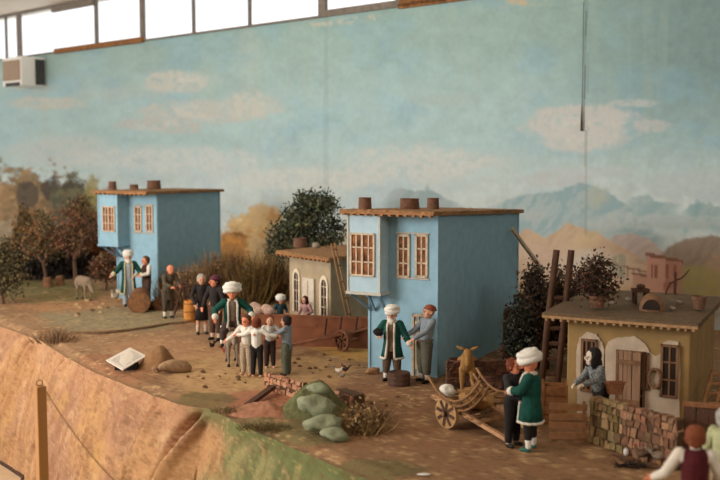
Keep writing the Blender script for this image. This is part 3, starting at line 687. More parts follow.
        def tube(ps, nm):
            k = MB(); qs = []
            for a, b_ in zip(ps, ps[1:]):
                for j in range(3): qs.append(a.lerp(b_, j/3))
            qs.append(ps[-1]); k.path(qs, [tr*random.uniform(.85, 1.18) for _ in qs], 8); k.build(nm, f.get('trim', fur), co, smooth=True)
        tube(rings[len(prof)-1], 'hem_trim'); tube([rg[0] for rg in rings[:len(prof)]], 'front_trim'); tube([rg[-1] for rg in rings[:len(prof)]], 'front_trim')
        if f.get('collar', True): tube(rings[0], 'collar')
    # stockings and shoes
    for i, s in enumerate((1, -1)):
        kn, an = S(legs[i][0]), S(legs[i][1]); fd = V(f.get('foot', (s*.15, -1, 0))).normalized()
        if f.get('socks'): MB().cap(an+(kn-an)*.05, an+(kn-an)*.42, r(.030), r(.036)).build('stocking', f['socks'], root, smooth=True)
        if f.get('shoes', True) is not None:
            sh_m = f.get('shoes') or dark_shoe; t = MB(); a0 = V((an.x, an.y, an.z))-V((0, 0, r(.024)))
            t.cap(a0, a0+fd*r(.068), r(.028), r(.023), 10); t.build('shoe', sh_m, root, smooth=True)
    # headwear, hair, beard
    if f.get('hair'):
        L_ = f.get('hair_len', 0); t = MB(); t.ell(HP((0, .014, .026)), (r(.066*hs), r(.068*hs), r(.066*hs)), M3, n=20, m=14, nz=.12, nf=60)
        for s in (1, -1): t.ell(HP((s*.05, .016, .0)), (r(.018*hs), r(.030*hs), r(.045*hs)), M3)
        t.ell(HP((0, .045, -.010-L_/2)), (r(.050*hs), r(.032*hs), r((.05+L_)*hs)), M3)
        t.build('hair', f['hair'], root, vox=vox)
    if f.get('beard'):
        t = MB(); t.ell(HP((0, -.048, -.068)), (r(.040*hs), r(.028*hs), r(.044*hs)), M3, nz=.2, nf=80)
        for s in (1, -1): t.ell(HP((s*.042, -.022, -.035)), (r(.016), r(.022), r(.034)), M3)
        t.ell(HP((0, -.070, -.028)), (r(.026), r(.008), r(.008)), M3); t.build('beard', f['beard'], root, vox=vox)
    hat = f.get('hat')
    if hat == 'turban':                                 # wound cloth in bands
        q = f.get('hatsize', 1.0); t = MB()
        for k, (z, rr, th, tx, ty) in enumerate(((.040, .074, .026, .10, .10), (.062, .080, .027, -.16, .12), (.085, .074, .027, .12, -.14), (.104, .056, .025, -.05, .1))):
            t.path([HP(V((rr*q*math.cos(a), rr*q*1.02*math.sin(a)+.010, .04+(z-.04)*q+tx*rr*math.cos(a)+ty*rr*math.sin(a)))) for a in [2*PI*j/28 for j in range(29)]], r(th*q*hs), 10)
        t.ell(HP((0, .01, .04+.040*q)), (r(.075*q*hs), r(.078*q*hs), r(.062*q*hs)), M3); t.build('turban', f.get('hatm', white_cloth), root, vox=vox)
    if hat == 'tall':                                    # tall felt cap over a rolled band
        t = MB(); t.loft([[HP((q*math.cos(a)*.98, q*math.sin(a)+.01, z)) for a in [2*PI*k/24 for k in range(24)]] for z, q in ((.02, .066), (.06, .070), (.135, .072), (.150, .060))])
        c_m = t.build('cap', f.get('hatm', white_cloth), root, smooth=True)
        t = MB(); t.path([HP((.073*math.cos(a), .075*math.sin(a)+.01, .050+.008*math.cos(a*2))) for a in [2*PI*j/28 for j in range(29)]], r(.022*hs), 10); t.build('band', f.get('hatm', white_cloth), c_m, smooth=True)
    if hat == 'cap':
        t = MB(); t.ell(HP((0, .012, .046)), (r(.068*hs), r(.070*hs), r(.046*hs)), M3); t.path([HP((.066*hs*math.cos(a)/hs, .068*math.sin(a)+.01, .036)) for a in [2*PI*j/24 for j in range(25)]], r(.014), 8); t.build('cap', f['hatm'], root, smooth=True)
    if hat == 'scarf':
        t = MB(); t.ell(HP((0, .014, .022)), (r(.070*hs), r(.070*hs), r(.076*hs)), M3); t.ell(HP((0, .045, -.06)), (r(.070*hs), r(.050*hs), r(.080*hs)), M3); 
        for s in (1, -1): t.ell(HP((s*.056, -.010, -.03)), (r(.020*hs), r(.040*hs), r(.070*hs)), M3)
        t.build('headscarf', f['hatm'], root, vox=vox)
    return root, P, H
def mx(n, a, b): return cloth(n, a)
teal = cloth('teal_shoe', (52, 100, 88))
hair_rb = mat('hair_red_brown', (112, 56, 34), ns=200, amp=.35, bump=.8); hair_b = mat('hair_brown', (92, 62, 42), ns=200, amp=.35, bump=.8)
hair_g = mat('hair_grey', (168, 164, 156), ns=200, amp=.25, bump=.8); hair_d = mat('hair_dark', (44, 36, 34), ns=200, amp=.3, bump=.8)
wb = mat('white_beard', (222, 214, 200), ns=200, amp=.2, bump=.8)
darkcoat = cloth('dark_coat', (44, 38, 36)); greyc = cloth('grey_coat', (88, 78, 62)); olive = cloth('olive', (92, 90, 76)); bluegrey = cloth('blue_grey', (132, 142, 150), .1)
# the couple in front
person('tall doll in white turban and fur-edged green coat, seen from behind', 530, 450, 347, -112, dict(skin=skin2, coat=green, shirt=ivory, trousers=black, tlen=.55, socks=white_cloth, shoes=teal, hat='turban', hatsize=1.18, beard=None, gap=14, chem=.31, flare=.14, foot=(0, -1, 0)),
       elb=((.17, -.07, .66), (-.15, -.10, .68)), hand=((.10, -.20, .63), (-.04, -.22, .65)), legs=[((.06, -.01, .27), (.085, 0, .045)), ((-.05, .01, .27), (-.085, .02, .045))], head=(8, 14), H=.293)
person('smaller red-haired doll in dark clothes embraced by green-coated turbaned doll', 512, 446, 358, 40, dict(skin=skin2, shirt=cloth('charcoal', (44, 42, 44)), trousers=black, tlen=.85, socks=white_cloth, hair=hair_rb, hair_len=.0, shem=.50),
       elb=((.15, -.07, .68), (-.15, -.08, .66)), hand=((.09, -.18, .68), (-.07, -.17, .58)), head=(10, -6))
# at the blue house door
r10, P10, H10 = person('white-bearded doll in white turban and fur-edged green coat at door', 392, 381, 308, -14, dict(coat=green, shirt=cloth('dun', (112, 88, 70)), trousers=cloth('umber', (96, 76, 60)), tlen=.55, tw=1.15, socks=white_cloth, hat='turban', hatsize=.95, beard=wb, gap=24, chem=.33, flare=.155, skirt_len=.42),
       elb=((.19, -.02, .63), (-.20, -.03, .66)), hand=((.26, -.07, .53), (-.15, -.13, .64)), legs=[((.07, -.01, .27), (.08, 0, .045)), ((-.07, -.01, .27), (-.09, 0, .045))], head=(-4, 0))
r11, P11, H11 = person('doll in red-brown cap, pale shirt and olive trousers reaching out sideways', 424.5, 382, 305, -62, dict(shirt=bluegrey, trousers=olive, tw=1.25, tlen=.55, socks=white_cloth, hat='cap', hatm=cloth('rust', (140, 74, 52)), belt=cloth('sash', (104, 80, 76)), sleeve=.9),
       elb=((.13, -.10, .68), (-.15, -.08, .66)), hand=((.10, -.24, .60), (-.11, -.24, .60)), head=(0, -14), lean=(0, .18))
# far left pair
person('far doll in white turban and open green coat before the far house', 129, 306, 252, 18, dict(coat=green, shirt=cloth('pale_blue', (160, 172, 178), .1), trousers=cloth('pale_blue', (160, 172, 178), .1), tlen=1, hat='turban', hatsize=.9, beard=wb, gap=34, chem=.24, flare=.15, skirt_len=.2, skirt_r=.09, trim_r=.014, trim=mat('cream_trim', (196, 182, 150), ns=200, amp=.2)),
       elb=((.19, -.03, .66), (-.20, -.02, .66)), hand=((.24, -.10, .58), (-.28, -.06, .60)))
person('doll in dark brown vest and pale sleeves beside far green-coated doll', 147, 306, 256, -45, dict(shirt=ivory, vest=cloth('choc', (62, 40, 32)), trousers=brown, hair=hair_b, skin=skin2), elb=((.16, -.06, .66), (-.16, -.08, .66)), hand=((.10, -.18, .64), (-.10, -.2, .62)))
# working group
person('balding doll in long grey-brown coat bending over the wooden tripod', 168, 318, 264, 38, dict(shirt=greyc, shem=.5, skirt_len=.34, skirt_r=.10, trousers=cloth('grey_br', (80, 70, 58)), tlen=.55, socks=white_cloth, skin=skin2), elb=((.14, -.10, .66), (-.14, -.11, .66)), hand=((.10, -.24, .63), (-.08, -.26, .62)), lean=(0, -.30), head=(0, -6))
person('grey-haired doll in black jacket and black skirt standing by orange barrel', 202, 334, 274, 16, dict(shirt=darkcoat, skirt=black, hem=.24, skr=.11, socks=cloth('pinkish', (206, 178, 160), .1), hair=hair_g), elb=((.16, -.02, .64), (-.16, -.02, .64)), hand=((.13, -.12, .56), (-.12, -.14, .52)))
person('doll in purple cap and dark jacket beside the donkey rider', 216, 340, 275, -30, dict(shirt=darkcoat, trousers=brown, tlen=.6, hat='cap', hatm=cloth('purple', (92, 44, 58)), socks=cloth('pinkish', (206, 178, 160), .1), hair=hair_d, skin=skin2), elb=((.16, -.02, .64), (-.16, -.04, .64)), hand=((.15, -.08, .52), (-.15, -.12, .52)), head=(-30, 0))
# the rider sits on the donkey: seat height from the donkey's back
Pd = G(232, 364); Hr = .31
DB = .150                                            # donkey back height
person('doll in huge white turban and open green coat astride grey donkey', 0, 0, 0, 12, dict(coat=green, shirt=cloth('taupe', (128, 108, 96)), trousers=cloth('dusk', (74, 62, 56)), tlen=.55, tw=1.1, socks=white_cloth, hat='turban', hatsize=1.18, gap=32, chem=.44, flare=.155, beard=None, skin=skin2),
       elb=((.24, -.02, .68), (-.24, -.03, .68)), hand=((.26, -.14, .60), (-.25, -.15, .59)), legs=[((.13, -.10, .40), (.15, -.07, .22)), ((-.13, -.10, .40), (-.15, -.07, .22))], hip=.5, pos=Pd+V((0, .03, DB-.5*Hr+.028)), H=Hr, head=(-6, -14))
# four children in a ring
CH = [(247, 375, 315, -22, 'child doll with brown hair and cream blouse, left of the ring', dict(shirt=ivory, trousers=mat('cloth_check', (170, 150, 126), ns=260, amp=.4), hair=hair_b, shoes=skin, skin=skin2), ((.17, -.02, .72), (-.20, -.06, .66)), ((.20, -.12, .72), (-.31, -.10, .58))),
      (257, 377, 318, 172, 'child doll in white blouse and black trousers, seen from behind', dict(shirt=white_cloth, trousers=black, tw=.9, hair=hair_rb, shoes=skin, skin=skin2, shem=.54), ((.20, .0, .72), (-.20, .0, .72)), ((.33, -.03, .70), (-.32, -.04, .70))),
      (270, 368, 316, 10, 'child doll in pale blouse and dark trousers, back of the ring', dict(shirt=cloth('pale', (196, 190, 180), .1), trousers=cloth('dkred', (60, 42, 40)), hair=hair_rb, shoes=skin), ((.19, -.03, .70), (-.19, -.03, .70)), ((.28, -.10, .66), (-.28, -.10, .68))),
      (287, 375, 316, -112, 'child doll in blue-grey shirt and grey-green trousers, reaching left', dict(shirt=bluegrey, trousers=cloth('greygreen', (94, 100, 84)), tw=1.1, hair=hair_d, shoes=dark_shoe, shem=.50), ((.14, -.10, .72), (-.14, -.10, .68)), ((.12, -.26, .70), (-.10, -.24, .60)))]
for (a, b_, c_, d_, lb, ft, el, ha) in CH: person(lb, a, b_, c_, d_, ft, 'children dancing in a ring', elb=el, hand=ha, child=True)
# behind the terracotta wall
person('doll in white turban and teal jacket behind the brown wall', 280, 336, 291, 20, dict(shirt=cloth('tealj', (44, 70, 76)), skirt=brown, hem=.05, hat='turban', hatsize=1.15, skin=skin2, trousers=brown), H=.20, hand=((.14, -.14, .60), (-.16, -.12, .58)), lean=(.0, -.2))
person('doll in dark maroon headscarf and patterned pink blouse behind brown wall', 307, 338, 292, -35, dict(shirt=mat('cloth_floral', (176, 136, 130), ns=220, amp=.5), skirt=brown, hem=.05, hat='scarf', hatm=cloth('maroon_scarf', (66, 32, 28)), trousers=brown), H=.21, hand=((.12, -.16, .60), (-.12, -.16, .58)), lean=(0, -.15))
# old woman seated on the stone wall
Pw = G(600, 436)
person('old doll in black headscarf and black-and-white blouse behind end of stone wall', 600, 436, 350, -72, dict(shirt=mat('cloth_print', (120, 124, 124), ns=160, amp=.75), skirt=black, hem=.06, hat='scarf', hatm=black, skin=mat('pale_face', (214, 196, 176), ns=50, amp=.06), trousers=black), elb=((.14, -.10, .68), (-.14, -.10, .66)), hand=((.12, -.25, .64), (-.10, -.24, .60)), lean=(0, -.25), head=(0, -6), H=.285, child=True)
# bottom right corner
person('brown-haired doll in maroon vest and white sleeves, seen from behind', 0, 0, 0, 168, dict(shirt=ivory, vest=cloth('maroon', (78, 20, 26)), trousers=cloth('tan', (132, 104, 80)), hair=mat('hair_auburn', (122, 66, 40), ns=200, amp=.35, bump=.8), skin=skin2), elb=((.20, -.03, .63), (-.17, -.02, .64)), hand=((.27, -.08, .58), (-.15, -.12, .54)), pos=G(692, 562), H=.31)
person('grey-haired doll in pale green clothes at the right edge', 0, 0, 0, 120, dict(shirt=cloth('palegreen', (176, 178, 136), .12), trousers=cloth('sand', (160, 140, 110)), hair=hair_g, skin=skin2), pos=G(722, 532), H=.305)
# ------------------------------------------------------------------ animals
def donkey(px, py, rz, h, label, m, headz=.0, horns=False, pos=None, name='donkey', stocky=1.0):
    P = V(pos) if pos is not None else G(px, py); root = empty(name, P, R(rz), label, name)
    u = h; b = MB()          # u = back height; faces -Y
    k = stocky
    b.cap((0, -.36*u, .80*u), (0, .36*u, .80*u), .20*u*k, .19*u*k); b.cap((0, -.30*u, .74*u), (0, .1*u, .72*u), .19*u*k, .18*u*k)
    b.cap((0, .32*u, .78*u), (0, .42*u, .76*u), .17*u*k, .12*u)
    b.cap((0, -.42*u, .84*u), (0, -.62*u, (1.08+headz)*u), .13*u, .09*u); b.cap((0, -.62*u, (1.08+headz)*u), (0, -.86*u, (.86+headz)*u), .095*u, .055*u)
    for s in (1, -1):
        # front leg: shoulder, wrist, hoof;  hind leg: stifle forward, hock back
        b.cap((s*.11*u, -.36*u, .70*u), (s*.12*u, -.37*u, .36*u), .085*u, .045*u); b.cap((s*.12*u, -.37*u, .36*u), (s*.12*u, -.36*u, .07*u), .042*u, .030*u)
        b.cap((s*.11*u, .38*u, .72*u), (s*.13*u, .30*u, .50*u), .13*u, .08*u); b.cap((s*.13*u, .30*u, .50*u), (s*.12*u, .44*u, .32*u), .065*u, .040*u); b.cap((s*.12*u, .44*u, .32*u), (s*.12*u, .41*u, .07*u), .038*u, .030*u)
    b.build('body', m, root, vox=max(.0025, u*.016))
    for s in (1, -1):
        e = MB(); d = V((s*(.9 if horns else .45), .1, .35 if horns else 1)).normalized(); e.path([V((s*.06*u, -.60*u, (1.14+headz)*u))+d*u*t for t in (0, .07, .14, .21)], [.022*u, .04*u, .034*u, .006*u], 8, sq=(1, .6)); e.build('ear', m, root, smooth=True)
        MB().ell((s*.075*u, -.72*u, (1.03+headz)*u), (.014*u,)*3, n=8, m=6).build('eye', mat('eye_dark'), root)
        for y in (-.36, .41): MB().path([(s*.12*u, y*u-.005*u, .08*u), (s*.12*u, y*u-.015*u, .0)], [.034*u, .044*u], 10).build('hoof', mat('hoof', (58, 46, 38)), root)
    MB().path([(0, .52*u, .80*u), (0, .60*u, .64*u), (0, .59*u, .40*u), (0, .58*u, .30*u)], [.03*u, .022*u, .03*u, .008*u], 8).build('tail', m, root, smooth=True)
    mn = MB()
    for i in range(40):
        t = i/39; p = V((0, -.44*u-.2*u*t, .95*u+(.22+headz)*u*t)); mn.bar(p, p+V((random.uniform(-.02, .02)*u, .05*u, .07*u)), .012*u)
    mn.build('mane', mat('mane_dark', (70, 54, 42), ns=200), root)
    return root
d1 = donkey(0, 0, 12, DB/.98, 'grey donkey facing viewer under turbaned rider', mat('donkey_grey', (150, 132, 116), ns=160, amp=.2, bump=.6), headz=-.12, pos=Pd, stocky=.8)
donkey(467, 396, -6, .165, 'golden-brown shaggy calf or donkey standing behind wooden cart', mat('donkey_gold', (152, 112, 62), ns=160, amp=.3, bump=.8), horns=True, headz=.04, stocky=.8)
donkey(86, 301, 40, .150, 'pale grey-brown donkey grazing at the edge of far wood', mat('donkey_pale', (142, 122, 100), ns=160, amp=.2), headz=-.45, pos=G(84, 300), stocky=1.05)
def bird(px, py, rz, s, label, m, red, group=None, name='hen', pos=None, tailm=None):
    P = V(pos) if pos is not None else G(px, py); root = empty(name, P, R(rz), label, name, group); b = MB()
    b.ell((0, 0, .62*s), (.26*s, .42*s, .27*s)); b.cap((0, -.28*s, .72*s), (0, -.42*s, 1.02*s), .16*s, .09*s); b.ell((0, -.44*s, 1.06*s), (.10*s, .12*s, .11*s)); b.cap((0, .3*s, .68*s), (0, .62*s, .92*s), .18*s, .06*s)
    for q in (1, -1): b.ell((q*.22*s, .04*s, .63*s), (.08*s, .30*s, .18*s))
    b.build('body', m, root, vox=.07*s)
    MB().path([(0, -.53*s, 1.05*s), (0, -.68*s, 1.0*s)], [.045*s, .006*s], 6).build('beak', mat('beak', (190, 150, 80)), root)
    c = MB()
    for k in range(3): c.ell((0, (-.50+.07*k)*s, 1.17*s), (.02*s, .045*s, .06*s), n=8, m=6)
    c.build('comb', red, root)
    for q in (1, -1): MB().path([(q*.1*s, .02*s, .42*s), (q*.11*s, .04*s, .04*s), (q*.11*s, -.10*s, .015*s)], [.035*s, .022*s, .015*s], 6).build('leg', mat('beak'), root)
    t = MB()
    for k in range(7): a = (k-3)*.12; t.path([(a*.2*s, .5*s, .8*s), (a*s, .72*s, (1.08+.04*k % 3*.1)*s), (a*1.3*s, .86*s, 1.02*s)], [.05*s, .05*s, .01*s], 5, sq=(1, .4))
    t.build('tail_feathers', tailm or m, root)
    return root
redc = mat('comb_red', (168, 50, 40)); hg = mat('hen_grey', (150, 134, 118), ns=160, amp=.45); hw_ = mat('hen_white', (206, 192, 170), ns=160, amp=.25); hd = mat('hen_dark', (58, 42, 36), ns=160, amp=.4); hr = mat('hen_red', (136, 56, 38), ns=160, amp=.3)
bird(339, 376, 60, .036, 'white-and-grey hen left of the two small hens on path', hw_, redc, tailm=hg); bird(345, 374, -120, .036, 'speckled brown hen on path, nearest the blue house', hd, redc, tailm=hd)
bird(342, 380, 100, .030, 'tiny pale chick-like hen pecking in front of other two hens', hg, redc)
bird(212, 350, -30, .036, 'dark hen by the donkey rider', hd, redc); bird(226, 356, 60, .040, 'red-brown hen beside the grey donkey\'s legs', hr, redc)
bird(646, 455, -95, .046, 'brown-grey hen at foot of stone wall, left one', mat('hen_brown', (104, 80, 62), ns=160, amp=.4), redc, pos=G(643, 464)+V((0, .01, 0))); bird(660, 456, 105, .050, 'grey speckled hen at foot of stone wall, right one', hg, redc, pos=G(661, 468)+V((0, .02, 0)))
bird(115, 303, -20, .07, 'white goose beneath the far house oriel', hw_, hw_, name='goose')
# ------------------------------------------------------------------ carts
def wheel(parent, c, ax, r, m, w=.012, spokes=8, solid=False):
    ax = V(ax).normalized(); q = ax.to_track_quat('Z', 'Y').to_matrix(); b = MB(); n = 28
    ring = lambda rr, z: [V(c)+q @ V((rr*math.cos(2*PI*k/n), rr*math.sin(2*PI*k/n), z)) for k in range(n)]
    if solid: b.loft([ring(r, -w/2), ring(r, w/2)])
    else: b.loft([ring(r, -w/2), ring(r, w/2), ring(r*.82, w/2), ring(r*.82, -w/2), ring(r, -w/2)], cap=False)
    o = b.build('wheel', m, parent)
    s = MB()
    for k in range(spokes//2):
        a = PI*k/(spokes/2)+.2; d = q @ V((math.cos(a), math.sin(a), 0)); s.bar(V(c)-d*r*.88, V(c)+d*r*.88, w*.9 if not solid else w*1.25, w*.5 if not solid else w*.8)
    s.build('spokes', dkwood if solid else m, o)
    h = MB(); h.path([V(c)-ax*w*1.3, V(c)+ax*w*1.3], [r*.17, r*.17], 12); h.build('hub', dkwood, o)
    return o
cw = mat('cart_wood', (140, 104, 70), ns=60, amp=.25); cpale = mat('wheel_wood', (178, 140, 96), ns=60, amp=.2)
P = G(447, 428); PR = G(503, 440)
cart = empty('cart', P, 0, 'wooden cart with solid wheel and curved wicker sides, left of couple', 'cart')
rw = .051; axd = V((.80, .60, 0)).normalized()           # axle runs to the right and away; the cart points towards the couple
fw = V((.60, -.80, 0)).normalized()
hubz = rw
wheel(cart, (0, 0, hubz), axd, rw, cpale, .014, 8, True); wheel(cart, axd*.17+V((0, 0, hubz)), axd, rw, cpale, .014, 8, True)
b = MB(); b.path([axd*-.02+V((0, 0, hubz)), axd*.19+V((0, 0, hubz))], .007, 10); b.build('axle', cw, cart)
def cp(a, f, z): return axd*a+fw*f+V((0, 0, z))
for a in (.025, .145):
    b = MB(); b.bar(cp(a, -.10, .085), cp(a+.0, .27, .012 if a < .1 else .02), .014, .012); b.build('shaft', mat('shaft_wood', (190, 146, 108), ns=60, amp=.2), cart)
b = MB()
for k in range(7): b.box(cp(.085, -.09+.036*k, .083-.007*k), (.14, .03, .006), Matrix.Rotation(math.atan2(axd.y, axd.x), 3, 'Z'), jit=.001)
b.build('floor_boards', cw, cart)
# curved ladder sides, rising to both ends like a boat
for a in (.010, .165):
    def cv(t, o): 
        f = -.07+.25*t; z = .068+.30*(t-.45)**2*1.0+o*.032; return cp(a+(-.025 if a < .1 else .025)*(o+.2)*1.0, f, z)
    sd = MB()
    for o in (0, .55, 1.1): sd.path([cv(t/12, o) for t in range(13)], .0045, 6)
    s = sd.build('side_rails', cw, cart, smooth=True)
    for t in range(1, 12, 2): MB().path([cv(t/12, -.1), cv(t/12, 1.2)], .0032, 5).build('side_rung', cw, s)
sack = MB(); sack.ell(cp(.085, .02, .112), (.055, .06, .030), nz=.4, nf=30); solo_m = mat('straw', (150, 112, 66), ns=200, amp=.4, bump=1)
o = MB(); o.ell((0, 0, 0), (.055, .075, .028), nz=.4, nf=30, n=24, m=16)
for i in range(160):
    a = random.uniform(0, 2*PI); r_ = random.uniform(0, .9); p = V((.05*r_*math.cos(a), .07*r_*math.sin(a), .018)); o.bar(p, p+V((random.uniform(-.03, .03), random.uniform(-.03, .03), random.uniform(-.004, .014))), .0018)
solo('straw_heap', solo_m, o, P+cp(.085, .05, .098), 'small heap of brown straw lying in the wooden cart', 'straw')
o = MB(); o.ell((0, 0, 0), (.026, .036, .018), nz=.5, nf=40, n=18, m=12); solo('white_sack', white_cloth, o, P+cp(.07, -.075, .103), 'crumpled white cloth bundle at back of wooden cart', 'sack', smooth=True)
# reddish two wheeled cart by the terracotta wall
P = G(342, 351); rc = empty('cart', P, 0, 'small reddish handcart with spoked wheels before the brown wall', 'cart'); red_w = mat('cart_red', (168, 112, 86), ns=60, amp=.25)
ax = V((.75, .66, 0)).normalized(); f2 = V((-.93, -.36, 0)).normalized()
wheel(rc, (0, 0, .050), ax, .050, mat('wheel_brown', (118, 76, 52), ns=60, amp=.3), .012, 8); wheel(rc, ax*.13+V((0, 0, .05)), ax, .050, mat('wheel_brown'), .012, 8)
def rp(a, f, z): return ax*a+f2*f+V((0, 0, z))
MB().path([rp(-.015, 0, .05), rp(.145, 0, .05)], .006, 8).build('axle', red_w, rc)
for a in (.02, .11): MB().bar(rp(a, -.14, .10), rp(a, .36, .03), .009, .009).build('shaft', red_w, rc)
b = MB(); b.add([rp(.015, -.06, .094), rp(.115, -.06, .094), rp(.115, .14, .065), rp(.015, .14, .065), rp(.015, -.06, .10), rp(.115, -.06, .10), rp(.115, .14, .071), rp(.015, .14, .071)], [(3, 2, 1, 0), (4, 5, 6, 7), (0, 1, 5, 4), (1, 2, 6, 5), (2, 3, 7, 6), (3, 0, 4, 7)]); b.build('bed', red_w, rc)
for a, f in ((.02, -.05), (.11, -.05), (.02, .10), (.11, .10)): MB().bar(rp(a, f, .08), rp(a, f-.01, .155), .007).build('stake', dkwood, rc)
# ------------------------------------------------------------------ walls, crates, ladders
def stone_wall(name, A, B, hgt, th, cols, label, cat='wall', sz=(.034, .022), vert=False, hb=None, cap_=None):
    A, B = V(A), V(B); d = B-A; L_ = V((d.x, d.y, 0)).length; ang = math.atan2(d.y, d.x); b = MB(); hb = hb or hgt
    b.box((L_/2, 0, hgt*.48), (L_, th*.75, hgt*.96), col=(84, 62, 44))
    z = 0; row = 0
    while z < hgt-.004:
        hh = min(sz[1]*random.uniform(.75, 1.25), hgt-z); x = -random.uniform(0, sz[0])*.5*(row % 2)
        while x < L_:
            w_ = sz[0]*random.uniform(.6, 1.5); x0 = max(0, x); x1 = min(L_, x+w_)
            if x1-x0 > .003:
                c = cols[0 if random.random() < .7 else random.randrange(len(cols))] if len(cols) < 9 else random.choice(cols)
                if callable(cols[0]): c = cols[0]((x0+x1)/2/L_)
                c = shade(c, .70, 1.0)
                b.box(((x0+x1)/2, random.uniform(-.002, .002), z+hh/2), (x1-x0-.0028, th*random.uniform(.92, 1.1), hh-.0028), col=c, jit=.0032, taper=.9)
            x += w_
        z += hh; row += 1
    o = b.build(name, mat('masonry', ns=90, amp=.25, bump=.6, vcol=True), None, loc=A); o.rotation_euler = (0, 0, ang); return tag(o, label, cat)
def fcol(t): return random.choice([(168, 140, 98), (154, 128, 88), (146, 124, 78), (178, 148, 106)]) if t < .40 else random.choice([(158, 118, 88), (148, 104, 78), (166, 124, 94), (140, 100, 74)])
stone_wall('stone_wall', G(592, 442), G(679, 470), .150, .03, [fcol], 'rough garden wall of yellowish and reddish stones before ochre house', sz=(.020, .028))
# hurdle / dark gate continuing the wall to the right
A = G(682, 462); B = G(760, 470); L_ = (B-A).length; b = MB(); b.box((L_/2, 0, .085), (L_, .014, .17), col=(84, 58, 46))
for k in range(6): b.box((L_*(k+.5)/6, -.006, .085), (L_/6*.94, .012, .168), col=(88, 60, 46), jit=.001)
b.box((L_/2, -.002, .176), (L_*1.01, .026, .010), col=(142, 96, 64))
o = b.build('plank_fence', mat('masonry'), None, loc=A); o.rotation_euler = (0, 0, math.atan2((B-A).y, (B-A).x)); tag(o, 'dark brown plank fence with lighter top rail at right edge', 'fence')
# terracotta wall in the middle
o = MB(); A = G(236, 344); B = G(372, 349); L_ = (B-A).length; o.box((L_/2, .01, .07), (L_, .02, .14), jit=.002); o.box((L_/2, .01, .143), (L_+.004, .026, .008), jit=.001)
o.box((L_*.35, .0, .1), (L_*.5, .008, .01)); solo('low_wall', mat('terracotta', (128, 78, 52), ns=16, amp=.22, bump=.5), o, A, 'low brown earthen wall running behind children and reddish handcart', 'wall', rz=math.atan2((B-A).y, (B-A).x))
stone_wall('brick_wall', G(446, 394), G(512, 392), .128, .03, [(112, 76, 60), (96, 66, 52), (124, 88, 70)], 'dark brick garden wall behind the golden-brown calf', sz=(.026, .013))
stone_wall('brick_wall', G(514, 386)+V((0, .3, 0)), G(560, 382)+V((0, .25, 0)), .26, .03, [(84, 58, 48), (70, 50, 42), (96, 68, 54)], 'tall dark brick wall in shade right of the near blue house', sz=(.03, .016))
stone_wall('brick_wall', G(266, 389), G(305, 401), .070, .02, [(206, 148, 112), (198, 138, 104), (216, 164, 130)], 'low pinkish brick wall fragment in front of the dancing children', sz=(.026, .017))
stone_wall('brick_wall', G(341, 404), G(359, 411), .060, .06, [(166, 116, 92), (154, 104, 82), (176, 128, 104)], 'short reddish brick stub right of green mound', sz=(.03, .02))
# slatted crate
A = G(549, 440); B = G(586, 441); L_ = (B-A).length; fn = empty('slatted_hurdle', A, math.atan2((B-A).y, (B-A).x), 'pale wooden slatted hurdle left of the stone wall', 'hurdle'); sw = mat('slat_wood', (160, 116, 80), ns=60, amp=.18)
for k in range(4):
    o = MB().box((L_/2, -.006, .018+.030*k+.002*(k % 2)), (L_*1.02, .005, .021), Matrix.Rotation(R((-1.5, 1, -2, 2)[k]), 3, 'Y')); o.build('slat', sw, fn)
for x in (.01, L_-.008): MB().box((x, 0, .062), (.009, .008, .128)).build('post', cw if x < .02 else sw, fn)
# orange-brown box behind it, orange barrel
def crate(px, py, w_, d_, h_, rz, m, label, name='crate', band=None):
    r_ = empty(name, G(px, py), R(rz), label, name.split('_')[-1]); n = 4
    for s in (-1, 1):
        b = MB()
        for k in range(n): b.box((0, s*(d_/2-.002), h_*(k+.5)/n), (w_, .004, h_/n*.9), jit=.0006)
        b.build('side', m, r_); b = MB()
        for k in range(n): b.box((s*(w_/2-.002), 0, h_*(k+.5)/n), (.004, d_*.97, h_/n*.9), jit=.0006)
        b.build('side', m, r_)
    MB().box((0, 0, .004), (w_*.97, d_*.97, .006)).build('bottom', m, r_)
    for sx in (-1, 1):
        for sy in (-1, 1): MB().box((sx*(w_/2-.004), sy*(d_/2+.001), h_/2+.003), (.009, .006, h_+.008)).build('corner_post', band or m, r_)
    return r_
ob = mat('orange_box', (144, 96, 58), ns=60, amp=.25)
crate(554, 422, .085, .07, .13, -10, ob, 'orange-brown slatted box behind the pale wooden hurdle')
def barrel(px, py, r, h_, label, m, name='barrel', pos=None, bulge=1.12, group=None, band=dkwood):
    r_ = empty(name, V(pos) if pos is not None else G(px, py), 0, label, name, group); n = 24
    ring = lambda q, z: [V((q*math.cos(2*PI*k/n), q*math.sin(2*PI*k/n), z)) for k in range(n)]
    b = MB(); b.loft([ring(r, 0), ring(r*(1+bulge)/2, h_*.2), ring(r*bulge, h_*.5), ring(r*(1+bulge)/2, h_*.8), ring(r, h_), ring(r*.9, h_), ring(r*.88, h_*.9)]); b.build('staves', m, r_)
    for z in (.12, .5, .86):
        q = r*(1+(bulge-1)*(1-abs(z-.5)*2)); t = MB(); t.loft([ring(q*1.03, h_*z-.004), ring(q*1.03, h_*z+.004)]); t.build('hoop', band, r_)
    return r_
barrel(190, 322, .030, .118, 'upright orange barrel beside doll in black skirt', mat('orange_barrel', (198, 132, 62), ns=60, amp=.25), band=mat('ochre_hoop', (150, 96, 46)))
barrel(457, 384, .034, .10, 'dark wooden barrel at left end of dark brick wall', mat('barrel_brown', (98, 66, 52), ns=60, amp=.3))
barrel(399, 385, .042, .052, 'low round dark wooden tub at green-coated doll\'s feet', mat('tub_brown', (88, 66, 56), ns=60, amp=.35), name='tub', bulge=1.03)
